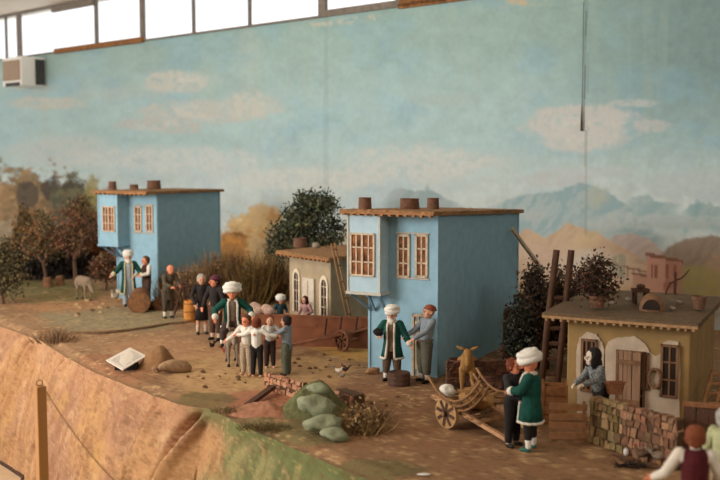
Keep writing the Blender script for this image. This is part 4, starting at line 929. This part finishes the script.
o = MB(); o.ell((0, 0, .012), (.03, .022, .016), nz=.5, nf=50); solo('clod', earth_roof, o, G(374, 374), 'brown earth clod at left corner of near blue house', 'clod')
# log end-on and straw at the far house
r_ = empty('log', G(139, 313), R(25), 'thick sawn log lying end-on in front of the far house', 'log'); b = MB(); n = 26
b.path([(0, 0, .06), (.06, .22, .06)], [.064, .060], n); b.build('trunk', mat('bark', (122, 84, 56), ns=60, amp=.35, bump=.8), r_)
b = MB(); b.path([(0, -.002, .06), (.001, .003, .06)], [.056, .056], n); b.build('cut_face', mat('log_end', (140, 98, 64), ns=60, amp=.3), r_)
def straw(px, py, rx, ry, h_, n, label, c=(128, 92, 60), name='straw_heap'):
    P = G(px, py); b = MB(); b.ell((0, 0, -.004), (rx*.8, ry*.8, h_*.7), nz=.4, nf=20, col=c)
    for i in range(n):
        a = random.uniform(0, 2*PI); q = math.sqrt(random.random()); p = V((rx*q*math.cos(a), ry*q*math.sin(a), h_*(1-q*q)*.8+.002)); d = V((random.uniform(-1, 1), random.uniform(-1, 1), random.uniform(-.1, .5)))*.03
        b.bar(p, p+d, .002, col=shade(c))
    return solo(name, mat('stalks', ns=80, amp=.15, vcol=True, bump=0), b, P, label, 'straw')
straw(163, 309, .10, .06, .09, 260, 'heap of brown brushwood right of the sawn log', (120, 84, 54))
# tripod with cross bar
tp = empty('tripod', G(184, 314), 0, 'dark wooden tripod stand beside the bending doll', 'tripod')
for x, y in ((-.05, -.03), (.055, -.02), (.0, .06)): MB().path([(x, y, 0), (0, 0, .19)], [.006, .005], 6).build('leg', dkwood, tp)
MB().path([(-.055, 0, .155), (.075, -.01, .165)], .008, 8).build('crossbar', dkwood, tp); MB().box((0, 0, .185), (.05, .04, .016)).build('head_block', dkwood, tp)
# long thin pole carried at the far house
o = MB().path([(0, 0, 0), (.30, -.16, .012)], .004, 6)
# pouch held by the white-bearded doll, bundles on the earthen wall
p_ = at(378, 332, P10.y-.05); o = MB(); o.ell((0, 0, 0), (.020, .014, .016), nz=.4, nf=50, n=18, m=12); solo('pouch', black, o, p_, 'small black pouch held up by white-bearded doll at blue door', 'pouch', smooth=True)
A_ = G(236, 344); D_w = (G(372, 349)-A_).normalized()
for q, lb, r, mm in ((.10, 'pinkish cloth bundle on the earthen wall, left one', .030, 'bundle_pink'), (.155, 'pinkish cloth bundle on the earthen wall, beside turbaned doll', .026, 'bundle_rose')):
    o = MB(); o.ell((0, 0, 0), (r*1.3, r*.8, r), nz=.5, nf=30, n=22, m=14); solo('bundle', mat(mm, (188, 156, 138), ns=120, amp=.3), o, A_+D_w*q+V((0, .012, .147+r*.85)), lb, 'bundle', smooth=True)
# ladders
def ladder(A, B, w_, n, m, label, wdir=None, name='ladder', r0=.007):
    A, B = V(A), V(B); rt = empty(name, A, 0, label, 'ladder'); wdir = V(wdir or (1, 0, 0)).normalized(); d = B-A
    for s in (-.5, .5): MB().path([wdir*w_*s, d*.5+wdir*w_*s*.98+V((random.uniform(-.003, .003), 0, 0)), d+wdir*w_*s*.92], r0, 8).build('rail', m, rt, smooth=True)
    for k in range(n): p = d*(k+.6)/n*(.72 if r0 > .01 else 1); MB().path([p-wdir*w_*.52, p+wdir*w_*.52], r0*.7, 6).build('rung', m, rt)
    return rt
A = G(548, 398); ladder(A, at(564, 250, A.y+.02), .058, 7, dkwood, 'tall dark pole ladder leaning at left side of ochre house', (1, -.15, 0), r0=.0125)
A = G(354, 340); ladder(A, at(333, 243, A.y+.03), .05, 6, cw, 'thin pale ladder leaning on the arched cottage roof', (.35, 1, 0), r0=.005)
A = G(704, 432)+V((0, .02, 0)); ladder(A, at(719, 370, A.y+.12), .055, 6, mat('slat_wood'), 'pale slatted ladder leaning at right side of ochre house', (.95, .3, 0), r0=.007)
# things on the roofs of the ochre house
def onroof3(px, py): 
    y_ = .25; p = hit(px, py, H3.O+V((0, 0, .37)), V((0, 0, 1))); return p
def pot(px, py, wpx, hpx, label, m, name='plant_pot', group=None, handles=False):
    P = onroof3(px, py); r = wpx/2000*P.y; h_ = hpx/1000*P.y; rt = empty(name, P, 0, label, 'pot', group); n = 22
    ring = lambda q, z: [V((q*math.cos(2*PI*k/n), q*math.sin(2*PI*k/n), z)) for k in range(n)]
    MB().loft([ring(r*.8, 0), ring(r*.95, h_*.7), ring(r*1.08, h_*.74), ring(r*1.08, h_), ring(r*.9, h_), ring(r*.85, h_*.6)]).build('body', m, rt)
    MB().loft([ring(r*.84, h_*.80), ring(r*.84, h_*.82)]).build('soil', mat('earth_dark', (70, 50, 38)), rt); return rt, P, r, h_
potc = mat('pot_brown', (120, 84, 64), ns=60, amp=.25)
pt, PP, pr_, ph_ = pot(597, 307, 17, 12, 'brown clay pot on left of ochre house roof', potc)
pot(699, 309, 14, 13, 'brown cylindrical chimney pot on right of ochre house roof', mat('pot_dark', (112, 82, 62), ns=60, amp=.3), name='chimney_pot')
P = onroof3(652, 308); ov = empty('clay_oven', P, R(-20), 'domed clay bread oven with dark mouth on ochre house roof', 'oven')
b = MB(); b.ell((0, 0, .0), (.044, .040, .052), n=24, m=16, nz=.06); b.build('dome', mat('oven_clay', (132, 98, 72), ns=60, amp=.25), ov, smooth=True)
b = MB(); b.add([V((.030*math.cos(t*PI/12), -.043, .034*math.sin(t*PI/12))) for t in range(13)]+[V((.030*math.cos(t*PI/12), -.020, .034*math.sin(t*PI/12))) for t in range(13)], [tuple(range(12, -1, -1))]+[(k, k+1, 14+k, 13+k) for k in range(12)]); b.build('mouth', dark, ov)
P = onroof3(640, 304); st = empty('stool', P, 0, 'small dark wooden stool standing left of clay oven on roof', 'stool')
for x, y in ((-.02, -.015), (.02, -.015), (-.02, .015), (.02, .015)): MB().box((x, y, .022), (.009, .009, .044)).build('leg', dkwood, st)
MB().box((0, 0, .05), (.056, .044, .012), jit=.001).build('seat', dkwood, st)
o = MB(); o.ell((0, 0, .007), (.016, .014, .009), nz=.3); solo('bread_lump', dkwood, o, P+V((0.0, 0, .0563)), 'dark lump on top of the roof stool', 'lump')
for i, (a, c) in enumerate(((672, 309), (679, 303), (612, 304), (628, 300))):
    o = MB(); o.ell((0, 0, .004), (.012, .009, .007), nz=.5, nf=60); solo('pebble', mat('stone_grey'), o, onroof3(a, c), 'small pale stone on the ochre house roof', 'stone', 'stones on the ochre roof')
# bare twig behind the roof
P = onroof3(694, 303)+V((.0, .22, 0)); P.z = ZG; tw = empty('bare_sapling', P, 0, 'bare forked twig tree rising behind the ochre house roof', 'tree')
z0 = at(694, 300, P.y).z-ZG; sc_ = P.y/1000
MB().path([(0, 0, 0), (0, 0, z0), (0, 0, z0+28*sc_)], [.007, .006, .0045], 6).build('trunk', dkwood, tw)
MB().path([(0, 0, z0+19*sc_), (-5*sc_, 0, z0+17*sc_), (-9*sc_, 0, z0+8*sc_), (-9*sc_, 0, z0+2*sc_)], [.004, .0045, .004, .003], 6).build('branch', dkwood, tw)
MB().path([(0, 0, z0+20*sc_), (6*sc_, 0, z0+22*sc_), (11*sc_, 0, z0+27*sc_), (14*sc_, 0, z0+31*sc_)], [.004, .004, .003, .002], 6).build('branch', dkwood, tw)
# basket on stone wall
P = G(614, 449); P = V((P.x, P.y, ZG+.150)); P = hit(615, 394, P, V((0, 0, 1))); bk = empty('basket', P, 0, 'brown wicker basket on stone wall beside old doll', 'basket')
n = 26; ring = lambda q, z: [V((q*math.cos(2*PI*k/n)*(1+.02*(k % 2)), q*.45*math.sin(2*PI*k/n), z)) for k in range(n)]
MB().loft([ring(.022+.008*k/6+.0012*(k % 2), .036*k/6) for k in range(7)]+[ring(.026, .034), ring(.020, .01)]).build('body', mat('wicker', (150, 98, 68), ns=120, amp=.35), bk)
MB().path([V((q.x, q.y, q.z)) for q in ring(.031, .037)]+[ring(.031, .037)[0]], .0028, 6).build('rim', mat('wicker'), bk)
# ------------------------------------------------------------------ mound, sacks, beams, stones
def mound(name, px, py, rx, ry, h_, m, label, cat, rz=0, cols=None, nz=.25, nf=14):
    P = G(px, py); b = MB(); vs = []; n = 60; mm = 18
    for j in range(mm+1):
        q = j/mm
        for k in range(n):
            a = 2*PI*k/n; w_ = 1+nz*.5*mnoise.noise(V((math.cos(a)*1.5+P.x*9, math.sin(a)*1.5, 0))); x = rx*q*math.cos(a)*w_; y = ry*q*math.sin(a)*w_
            vs.append(V((x, y, h_*(math.cos(q*PI)*.5+.5)**.8*(1+nz*mnoise.noise(V((x*nf, y*nf, 3))))+.004*mnoise.noise(V((x*80, y*80, 1)))-(.01 if j == mm else 0))))
    b.add(vs, [(j*n+k, j*n+(k+1) % n, (j+1)*n+(k+1) % n, (j+1)*n+k)[::-1] for j in range(mm) for k in range(n)])
    o = b.build(name, m, None, smooth=True, loc=P); o.rotation_euler = (0, 0, R(rz)); return tag(o, label, cat)
gm = mat('moss', (96, 96, 60), ns=60, amp=.35, bump=1, bd=.004)
mound('mossy_mound', 315, 412, .15, .12, .105, gm, 'dark green mossy mound behind the stacked sage sacks', 'mound')
mound('clay_mound', 262, 412, .14, .07, .035, mat('red_clay', (156, 108, 82), ns=50, amp=.2, bump=.8), 'flat patch of reddish clay left of mossy mound', 'mound', rz=-20, nz=.5)
mound('earth_mound', 158, 366, .10, .10, .085, mat('mound_brown', (136, 100, 66), ns=50, amp=.2, bump=.7), 'pointed brown earth mound behind the white sign', 'mound')
sage = mat('sage_canvas', (138, 144, 116), ns=90, amp=.16, bump=.6)
def sack_(px, py, zz, rx, ry, rz_, ang, label, tilt=0):
    P = G(px, py); P.z = ZG+zz; P.y += .0; b = MB(); b.ell((0, 0, 0), (rx*1.22, ry*1.1, rz_*1.08), Matrix.Rotation(R(tilt), 3, 'Y'), n=36, m=24, nz=.45, nf=26)
    o = b.build('sack', sage, None, smooth=True, loc=P); o.rotation_euler = (0, 0, R(ang)); return tag(o, label, 'sack', 'sage sacks stacked against the mound')
sack_(335, 440, .018, .036, .034, .020, 8, 'smallest lower sage green sack at the bottom right of the stack', 4); sack_(326, 434, .036, .054, .036, .026, 6, 'long smooth sage green sack below the top two', -8)
sack_(319, 427, .072, .055, .036, .032, -8, 'bulging sage green sack jutting out left in the stack', 4); sack_(318, 421, .112, .032, .026, .018, -6, 'small sage green sack on top of the stack')
A = G(247, 408); B = G(273, 394)+V((0, 0, .02)); o = MB().bar((0, 0, .008), B-A+V((0, 0, .008)), .022, .014); solo('beam', dkwood, o, A, 'dark square timber lying left of pinkish brick fragment', 'beam')
def rock(px, py, r, label, m=None, nm='rock', g=None, fl=.6, rz=0, z=0):
    b = MB(); b.ell((0, 0, r[2]*fl), r, n=18, m=12, nz=.45, nf=.9/max(r)); o = solo(nm, m or mat('rock', (156, 124, 94), ns=60, amp=.25, bump=.8), b, G(px, py)+V((0, 0, z)), label, 'rock', g); o.rotation_euler = (0, 0, R(rz)); return o
rock(175, 372, (.075, .035, .030), 'long brown rock right of the pointed earth mound', rz=28, fl=.8); rock(156, 372, (.016, .016, .016), 'small round stone between sign and long rock'); rock(247, 411, (.016, .012, .010), 'pale small stone at end of dark timber')
random.seed(11)
for (a, c, n_, lb, g_) in ((222, 378, 26, 'small straw-coloured pebble scattered before the donkey rider', 'pebbles before the donkey'), (310, 366, 26, 'small pale pebble scattered behind pinkish brick fragment', 'pebbles behind the brick fragment'), (95, 308, 16, 'small brown stone on ground before the far wood', 'stones before the far wood'), (378, 404, 14, 'tiny pebble on the path right of reddish brick stub', 'pebbles right of the brick stub')):
    for i in range(n_):
        s = random.uniform(.004, .009)*(1.6 if c == 308 else 1); b = MB(); b.ell((0, 0, s*.5), (s*1.3, s, s*.8), nz=.4, nf=.8/s, n=8, m=6); k = random.random()
        solo('pebble', mat('pebble_a', (184, 154, 112), ns=60) if k < .6 else mat('pebble_b', (112, 84, 60), ns=60), b, G(a+random.gauss(0, 24), c+random.gauss(0, 5)), lb, 'pebble', g_)
# the kerb of the raised green-grey yard at the left
KE = [(70, 334), (100, 334), (130, 331), (150, 328), (168, 325), (190, 323)]; q0 = G(*KE[0]); o = MB(); o.path([G(*k)-q0+V((0, 0, .004)) for k in KE], .010, 8, sq=(1, .8)); solo('kerb', mat('kerb_earth', (110, 84, 60), ns=50, amp=.3, bump=.8), o, q0, 'long low earthen kerb edging the grey-green yard', 'kerb')
# sign with text
Pg = G(124, 371); c4 = [G(122.7, 369.8, ZG+.02), G(146.7, 355.7, ZG+.045), G(130, 347.3, ZG+.075), G(106, 360, ZG+.05)]
sg = empty('sign', Pg, 0, 'tilted white information card with grey text on a dark stand', 'sign')
ll, lr, ur, ul = [p-Pg for p in (c4[0], c4[1], c4[2], c4[3])]
nn = ((lr-ll).cross(ul-ll)).normalized()
if nn.z < 0: nn = -nn
b = MB(); b.add([ll, lr, ur, ul]+[p-nn*.004 for p in (ll, lr, ur, ul)], [(0, 1, 2, 3), (7, 6, 5, 4), (0, 4, 5, 1), (1, 5, 6, 2), (2, 6, 7, 3), (3, 7, 4, 0)]); card = b.build('card', mat('card_white', (236, 226, 214), ns=20, amp=.02, bump=0), sg)
t = MB()
for k in range(9):
    for h0, h1 in ((.10, .46), (.54, .90)):
        v = .14+.082*k; x = h0
        while x < h1-.03:
            w_ = random.uniform(.03, .08); e = min(x+w_, h1)
            P_ = lambda a, c: ll+(lr-ll)*a+(ul-ll)*c+(ur-lr-ul+ll)*a*c+nn*.0006
            t.add([P_(x, v), P_(e, v), P_(e, v+.028), P_(x, v+.028)], [(0, 1, 2, 3)]); x = e+.014
t.build('text_lines', mat('text_grey', (140, 134, 128), bump=0, amp=.02), card)
cc_ = (ll+ur+lr+ul)/4; MB().box((cc_.x, cc_.y, (cc_.z-.016)/2), (.09, .05, cc_.z-.016)).build('stand', mat('black_stand', (34, 30, 28)), sg)
# fallen sticks near the stone wall
for A_, B_, r, lb in (((614, 456), (652, 468), .0045, 'curved dark stick lying in front of the stone wall, left half'), ((650, 469), (676, 467), .0035, 'dark stick lying below the speckled hen')):
    A, B = G(*A_), G(*B_); o = MB().path([V((0, 0, .005)), (B-A)*.5+V((0, -.02, .005)), B-A+V((0, 0, .005))], [r, r, r*.6], 6); solo('stick', dkwood, o, A, lb, 'stick')
straw(630, 467, .04, .012, .006, 60, 'dark clump of twigs on ground before stone wall', (48, 36, 30), 'twig_clump')
o = MB().ell((0, 0, .012), (.008, .007, .013)); solo('white_pebble', white_cloth, o, G(626, 456), 'small upright white stone at foot of stone wall', 'stone', smooth=True)
o = MB().ell((0, 0, .002), (.02, .008, .003)); solo('paper_scrap', white_cloth, o, G(424, 475), 'flat white scrap on ground at bottom centre', 'scrap', smooth=True)
# the boy's stick
fg = G(692, 562)
o = MB().path([V((0, 0, 0)), V((.05, .0, .19))], [.004, .004], 8); solo('walking_stick', mat('stick_pale', (176, 146, 110)), o, V((fg.x-.115, fg.y-.02, ZG)), 'pale stick held by doll in maroon vest', 'stick')
# ------------------------------------------------------------------ barrier
P = G(40, 478, 0); Yp = 3.04; Pt = at(40, 386, Yp); ps = empty('barrier_post', V((Pt.x, Yp, 0)), 0, 'square light wooden barrier post in the left foreground', 'post')
MB().box((0, 0, Pt.z/2), (.030, .030, Pt.z), Matrix.Rotation(R(38), 3, 'Z')).build('post', mat('post_wood', (184, 132, 80), rough=.5, ns=30, amp=.14, stretch=(1, 1, .1)), ps, bevel=.002)
MB().path([(0, 0, Pt.z), (0, 0, Pt.z+.004)], .003, 8).build('eye_screw', mat('brass', (150, 112, 62), rough=.4, metal=.7), ps)
MB().path([V((.009*math.cos(2*PI*k/16), -.004, Pt.z+.011+.009*math.sin(2*PI*k/16))) for k in range(17)], .0016, 6).build('ring', mat('brass'), ps)
A = V((Pt.x+.008, Yp-.004, Pt.z+.004)); B = V((.06, 1.78, Pt.z)); ch = MB(); NL = 150
Q = [A.lerp(B, k/NL)-V((0, 0, .84*(k/NL)*(1-k/NL))) for k in range(NL+1)]
for k in range(NL):
    a, b_ = Q[k]-A, Q[k+1]-A; d = (b_-a); mid = (a+b_)/2; u = d.normalized(); s = u.cross(V((0, 0, 1))).normalized(); w_ = u.cross(s) if k % 2 else s
    ch.path([mid+u*math.cos(t*PI/5)*d.length*.66+w_*math.sin(t*PI/5)*.0022 for t in range(11)], .0008, 5, cap=False)
solo('chain', mat('brass_dark', (126, 88, 52), rough=.45, metal=.4), ch, A, 'thin brass chain hanging from the wooden barrier post', 'chain')
# ------------------------------------------------------------------ air conditioner on the back wall
uA, uB = UW(27), UW(46); zc = at(25, 73, wallpx(25, 2.4).y).z; ac = empty('air_conditioner', wpt(uA, zc-.14, -.004), 0, 'white and beige air conditioner box fixed high on back wall', 'air conditioner')
O_ = ac.location
def abox(name, ua, ub, za, zb, oa, ob_, m, par=None):
    b = MB(); wbox(b, ua, ub, za, zb, oa, ob_); b.v = [v-O_ for v in b.v]; return b.build(name, m, par or ac, bevel=.006)
hh = .27; zl = zc-.150
lo, hi = min(uA, uB), max(uA, uB)
body = abox('casing', lo, hi, zl, zl+hh, -.26, -.006, mat('ac_white', (240, 238, 232), rough=.5, ns=5, amp=.03, bump=0))
abox('grille', lo+.02, hi-.02, zl+.05, zl+hh-.03, -.272, -.26, mat('ac_grille', (168, 146, 122), rough=.6, ns=5, amp=.05, bump=0))
abox('side_panel', lo-.012, lo, zl+.01, zl+hh-.02, -.12, -.02, mat('ac_dark', (70, 72, 70), ns=5, amp=.05, bump=0)); abox('vent', lo+.03, hi-.06, zl-.002, zl+.03, -.268, -.258, mat('ac_dark'))
for k in range(6): abox('louvre', lo+.03, hi-.03, zl+.07+.028*k, zl+.076+.028*k, -.277, -.272, mat('ac_grille'))
# hanging cord in the plaster crack
uc = UW(584.5); Pc = wpt(UW(584.5), 0, -.006); zt_ = at(584, 2, Pc.y).z; zb_ = at(584, 131, Pc.y).z; za_ = at(584, 100, Pc.y).z
o = MB(); o.path([(0, 0, zt_-zb_), (0.001, 0, za_-zb_), (.0, 0, (za_-zb_)*.4), (0, 0, 0)], [.0018, .002, .0055, .007], 6); solo('hanging_cord', mat('cord_dark', (78, 74, 66)), o, V((Pc.x, Pc.y-.012, zb_)), 'thin dark cord hanging down the mural beside wall seam', 'cord')
# ------------------------------------------------------------------ plants
random.seed(21)
leafm = mat('leaf', ns=30, amp=.12, bump=0, vcol=True, rough=.8)
def leaf(b, p, s, col, up=None):
    d = V((random.gauss(0, 1), random.gauss(0, 1), random.gauss(0, 1))).normalized(); e = d.orthogonal().normalized()
    e = Matrix.Rotation(random.uniform(0, 6.28), 3, d) @ e; c = shade(col)
    b.add([p, p+d*s*.5+e*s*.28, p+d*s, p+d*s*.5-e*s*.28], [(0, 1, 2, 3)], c)
def crown(cx, blobs, n, s, cols, clump=10, sp=.03):
    b = MB()
    for (c, r) in blobs:
        k = int(n*(r[0]*r[2])/sum(q[1][0]*q[1][2] for q in blobs)/clump)
        for i in range(k):
            d = V((random.gauss(0, 1), random.gauss(0, 1), random.gauss(0, 1))).normalized()*(random.random()**.45); p = V(c)+V((d.x*r[0], d.y*r[1], d.z*r[2])); col = random.choice(cols)
            for j in range(clump): leaf(b, p+V((random.gauss(0, sp), random.gauss(0, sp), random.gauss(0, sp)))*.6, s*random.uniform(.7, 1.3), col)
    return b
def branches(b, p, d, L_, r, depth, col):
    q = p+d*L_; b.path([p, (p+q)/2+V((random.gauss(0, .05), random.gauss(0, .05), 0))*L_, q], [r, r*.85, r*.65], 5, col)
    if depth:
        for k in range(random.choice((2, 3))):
            nd = (d+V((random.gauss(0, .55), random.gauss(0, .55), random.gauss(.05, .3)))).normalized(); branches(b, q, nd, L_*random.uniform(.55, .8), r*.62, depth-1, col)
def tree(px, py, top, wpx, label, cols, n=2600, leafs=.022, trunk_px=None, name='tree', blobs=None, group=None, cat='tree', trunkr=.012, depth=4, base=None, crown_base=None):
    P = V(base) if base is not None else G(px, py); rt = empty(name, P, 0, label, cat, group); k = P.y/1000; H = (at(px, top, P.y).z-P.z); w_ = wpx/2*k
    cb = (at(px, crown_base, P.y).z-P.z) if crown_base else H*.3
    b = MB(); branches(b, V((0, 0, -.01)), V((random.gauss(0, .05), 0, 1)).normalized(), max(cb, .06)*.9+.02, trunkr, depth, (96, 70, 54)); b.build('trunk', mat('stalks', ns=80, amp=.15, vcol=True, bump=0), rt)
    ch = H-cb; bl = blobs or [((0, 0, cb+ch*.45), (w_*.85, w_*.7, ch*.45)), ((-w_*.45, 0, cb+ch*.35), (w_*.5, w_*.5, ch*.32)), ((w_*.45, 0, cb+ch*.38), (w_*.5, w_*.5, ch*.34)), ((0, 0, cb+ch*.78), (w_*.45, w_*.4, ch*.24))]
    crown(0, bl, n, leafs, cols).build('foliage', leafm, rt); return rt
# big dark tree behind the arched cottage, with smaller lobes
G1 = [(66, 72, 54), (86, 92, 66), (52, 58, 46), (104, 102, 74)]
P = G(308, 302); k = P.y/1000
def zb(y): return at(308, y, P.y).z-ZG
tree(308, 302, 190, 76, 'large dense dark green bush tree behind the arched cottage', G1, n=9000, leafs=.021, blobs=[((0, 0, zb(218)), (26*k, .14, 22*k)), ((10*k, 0, zb(204)), (18*k, .1, 13*k)), ((-14*k, 0, zb(232)), (20*k, .14, 18*k)), ((26*k, 0, zb(232)), (12*k, .1, 16*k)), ((-30*k, 0, zb(243)), (14*k, .1, 16*k)), ((0, 0, zb(245)), (32*k, .14, 18*k)), ((-3*k, 0, zb(199)), (10*k, .08, 7*k)), ((22*k, 0, zb(207)), (7*k, .06, 12*k))])
# autumn trees on the left
A1 = [(104, 92, 64), (124, 98, 66), (86, 76, 54), (140, 100, 64)]; A2 = [(120, 80, 62), (136, 92, 66), (94, 74, 56), (128, 102, 72)]
tree(43, 286, 208, 46, 'slim autumn tree with brown-green crown, left of the donkey', A1, n=2300, leafs=.019, crown_base=262, trunkr=.014)
tree(76, 287, 196, 46, 'slim autumn tree with reddish crown right beside the pale donkey', A2, n=2600, leafs=.019, crown_base=258, trunkr=.018)
tree(4, 304, 240, 50, 'olive shrub at left edge of the far wood', [(92, 86, 60), (112, 100, 70), (78, 68, 48)], n=2400, name='shrub', cat='shrub', crown_base=300)
for i, (a, c, tp, w_, cl, lb) in enumerate(((22, 272, 236, 44, A1, 'shadowy brown shrub behind the two slim autumn trees, leftmost'), (58, 270, 226, 50, [(56, 46, 36), (70, 56, 42), (48, 40, 34)], 'darkest shrub between the trunks of the slim trees'), (98, 276, 222, 34, [(140, 84, 44), (112, 72, 42), (84, 62, 42)], 'rust-orange shrub left of the far blue house'), (84, 258, 190, 30, [(112, 100, 70), (128, 108, 72), (90, 78, 56)], 'tall olive tree top rising at the left of far house'), (26, 262, 206, 30, [(124, 100, 66), (96, 80, 56), (150, 112, 68)], 'tall brown leafy tree at back left'), (106, 290, 256, 28, A2, 'small brown shrub below the far oriel'))):
    tree(a, c, tp, w_, lb, cl, n=3000, name='shrub', cat='shrub', crown_base=c-12, trunkr=.01)
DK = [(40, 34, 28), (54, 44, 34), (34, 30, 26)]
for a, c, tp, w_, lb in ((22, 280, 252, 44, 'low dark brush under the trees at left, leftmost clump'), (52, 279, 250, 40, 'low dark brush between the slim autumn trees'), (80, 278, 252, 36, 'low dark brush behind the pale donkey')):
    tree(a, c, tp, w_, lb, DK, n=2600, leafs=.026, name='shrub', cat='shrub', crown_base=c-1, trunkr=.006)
for (a, c, lb) in ((48, 287, 'brown tree stump between slim autumn trees, left'), (60, 285, 'brown tree stump nearest the reddish slim tree')):
    rt = empty('tree_stump', G(a, c), 0, lb, 'stump'); MB().path([(0, 0, -.005), (0, 0, .03), (0, 0, .062)], [.036, .028, .026], 12).build('bark', mat('bark'), rt); MB().path([(0, 0, .060), (0, 0, .064)], .024, 12).build('cut_top', mat('log_end'), rt)
# dry brushwood between far house and cottage
def brush(px, py, top, wpx, n, cols, label, dep=.08, lean=.25, name='dry_bush', leafn=0, lc=None, group=None, th=.0022):
    P = G(px, py); k = P.y/1000; H = at(px, top, P.y).z-ZG; w_ = wpx/2*k; b = MB(); rt = empty(name, P, 0, label, 'bush', group)
    for i in range(n):
        x = random.gauss(0, .5)*w_; x = max(-w_, min(w_, x)); y = random.uniform(-dep, dep); h_ = H*random.uniform(.45, 1)*(1-.35*(x/w_)**2); d = V((random.gauss(x/w_*lean, .16), random.gauss(0, .15), 1)); p = V((x, y, -.005)); q = p+d*h_; m_ = (p+q)/2+V((random.gauss(0, .01), 0, 0)); b.path([p, m_, q], [th, th*.8, th*.3], 4, shade(random.choice(cols), .75, 1.25), cap=False)
    b.build('stems', mat('stalks', ns=80, amp=.15, vcol=True, bump=0), rt)
    if leafn: crown(0, [((0, 0, H*.42), (w_*.9, dep, H*.42))], leafn, .014, lc or cols).build('leaves', leafm, rt)
    return rt
B1 = [(142, 110, 74), (116, 88, 60), (160, 128, 88), (96, 72, 52)]; B2 = [(118, 92, 52), (96, 72, 44), (136, 112, 62), (80, 60, 42)]
for a, c, tp, w_, cl, lb in ((188, 307, 262, 36, B1, 'dry straw-brown bush against the right side of far house'), (213, 301, 248, 34, B1, 'tall wispy dry bush right of the far house'), (233, 298, 244, 34, B1, 'dry bush behind the white-turbaned rider'),
                             (252, 304, 252, 34, B2, 'olive-brown leafy bush left of arched cottage, front one'), (271, 300, 246, 34, B2, 'olive-brown leafy bush touching the arched cottage wall'), (170, 300, 268, 24, B2, 'low brown bush at near corner of far house')):
    brush(a, c, tp, w_, 420, cl, lb, leafn=1500, dep=.06, lc=B2 if cl is B2 else B1)
brush(360, 430, 404, 40, 500, [(140, 112, 72), (112, 88, 60), (160, 132, 90)], 'dry grassy bush right of the sage sacks', dep=.07, lean=.9, leafn=900, th=.0009)
brush(376, 421, 404, 26, 120, [(120, 88, 60), (98, 74, 54)], 'small dry tuft at right of mossy mound', dep=.04, lean=.8, th=.0012)
brush(55, 341, 327, 40, 160, [(110, 84, 60), (134, 104, 74)], 'dry grass tuft on rim at left end of kerb', dep=.06, lean=.8, th=.002)
brush(300, 412, 403, 20, 160, [(104, 104, 62), (84, 84, 52)], 'short green grass tuft on left flank of mossy mound', dep=.03, lean=.6, th=.001)
brush(340, 402, 392, 24, 150, [(104, 100, 58), (84, 80, 50)], 'green-brown grass tuft on top of mossy mound', dep=.03, lean=.6, th=.0012)
brush(232, 411, 404, 40, 200, [(98, 96, 56), (112, 90, 58)], 'low green-brown grass tuft along rim, centre left', dep=.03, lean=.9, th=.0012)
brush(264, 428, 420, 50, 240, [(98, 96, 56), (112, 90, 58)], 'low grass tuft on rim below the red clay patch', dep=.03, lean=.9, th=.0012)
o = MB(); o.ell((0, 0, 0), (.022, .02, .018), nz=.3, nf=60); solo('cotton_tuft', white_cloth, o, G(249, 300)+V((0, -.03, .20)), 'pale lilac-white tuft caught high in leafy bush', 'tuft', smooth=True)
# thicket at the right of the near house
D1 = [(60, 50, 40), (78, 58, 44), (48, 42, 34), (86, 66, 46)]
tree(596, 306, 256, 38, 'dark red-brown leafy plant growing from roof pot', [(74, 48, 38), (92, 60, 44), (58, 44, 34), (66, 58, 42)], n=1300, leafs=.015, base=PP+V((0, 0, ph_*.82)), name='potted_plant', cat='plant', crown_base=302, trunkr=.005, depth=3)
tree(533, 372, 262, 40, 'tall dark thicket bush right behind the near blue house', D1, n=4600, leafs=.018, name='shrub', cat='shrub', crown_base=352)
tree(560, 366, 268, 46, 'dark thicket bush behind the tall pole ladder', D1, n=4600, leafs=.018, name='shrub', cat='shrub', crown_base=352)
tree(518, 380, 300, 24, 'dark green creeper bush against right edge of near blue house', [(48, 56, 46), (62, 62, 48), (40, 42, 36)], n=2600, leafs=.015, name='shrub', cat='shrub', crown_base=372)
tree(584, 352, 262, 36, 'dark bush just behind left corner of ochre house roof', D1, n=3000, leafs=.018, name='shrub', cat='shrub', crown_base=340)
# ------------------------------------------------------------------ camera, light, view
cd = bpy.data.cameras.new('camera'); cam = bpy.data.objects.new('camera', cd); C.objects.link(cam)
cam.location = (0, 0, CAMZ); cam.rotation_euler = (PI/2-TH, 0, 0); cd.sensor_width = 36; cd.lens = 50; cd.clip_start = .05
cd.dof.use_dof = True; cd.dof.focus_distance = 3.9; cd.dof.aperture_fstop = 2.8
bpy.context.scene.camera = cam
w = bpy.data.worlds.new('daylight'); bpy.context.scene.world = w; w.use_nodes = True
w.node_tree.nodes['Background'].inputs[0].default_value = (1, 1, 1, 1); w.node_tree.nodes['Background'].inputs[1].default_value = 1.45
def area(name, loc, to, sx, sy, power, col):
    l = bpy.data.lights.new(name, 'AREA'); l.shape = 'RECTANGLE'; l.size = sx; l.size_y = sy; l.energy = power; l.color = col
    o = bpy.data.objects.new(name, l); C.objects.link(o); o.location = loc
    o.rotation_euler = (V(to)-V(loc)).to_track_quat('-Z', 'Y').to_euler(); return o
area('window_daylight', (-4.6, 2.0, 2.3), (-.3, 5.6, 1.2), 2.5, 1.2, 165, (1, .97, .93))
area('ceiling_fill', (-2.2, 4.2, 2.85), (-1.2, 5.4, .8), 2.0, .3, 20, (1, .9, .78))  # added overhead fill to brighten the ground; no lamp hangs there
area('front_right_fill', (2.2, .2, 2.5), (.4, 4.8, .9), 1.6, .8, 24, (1, .93, .84))  # added fill to brighten the house sides; there is no window here
vs = bpy.context.scene.view_settings; vs.view_transform = 'Standard'; vs.look = 'None'; vs.exposure = 0; vs.gamma = 1; vs.use_curve_mapping = False
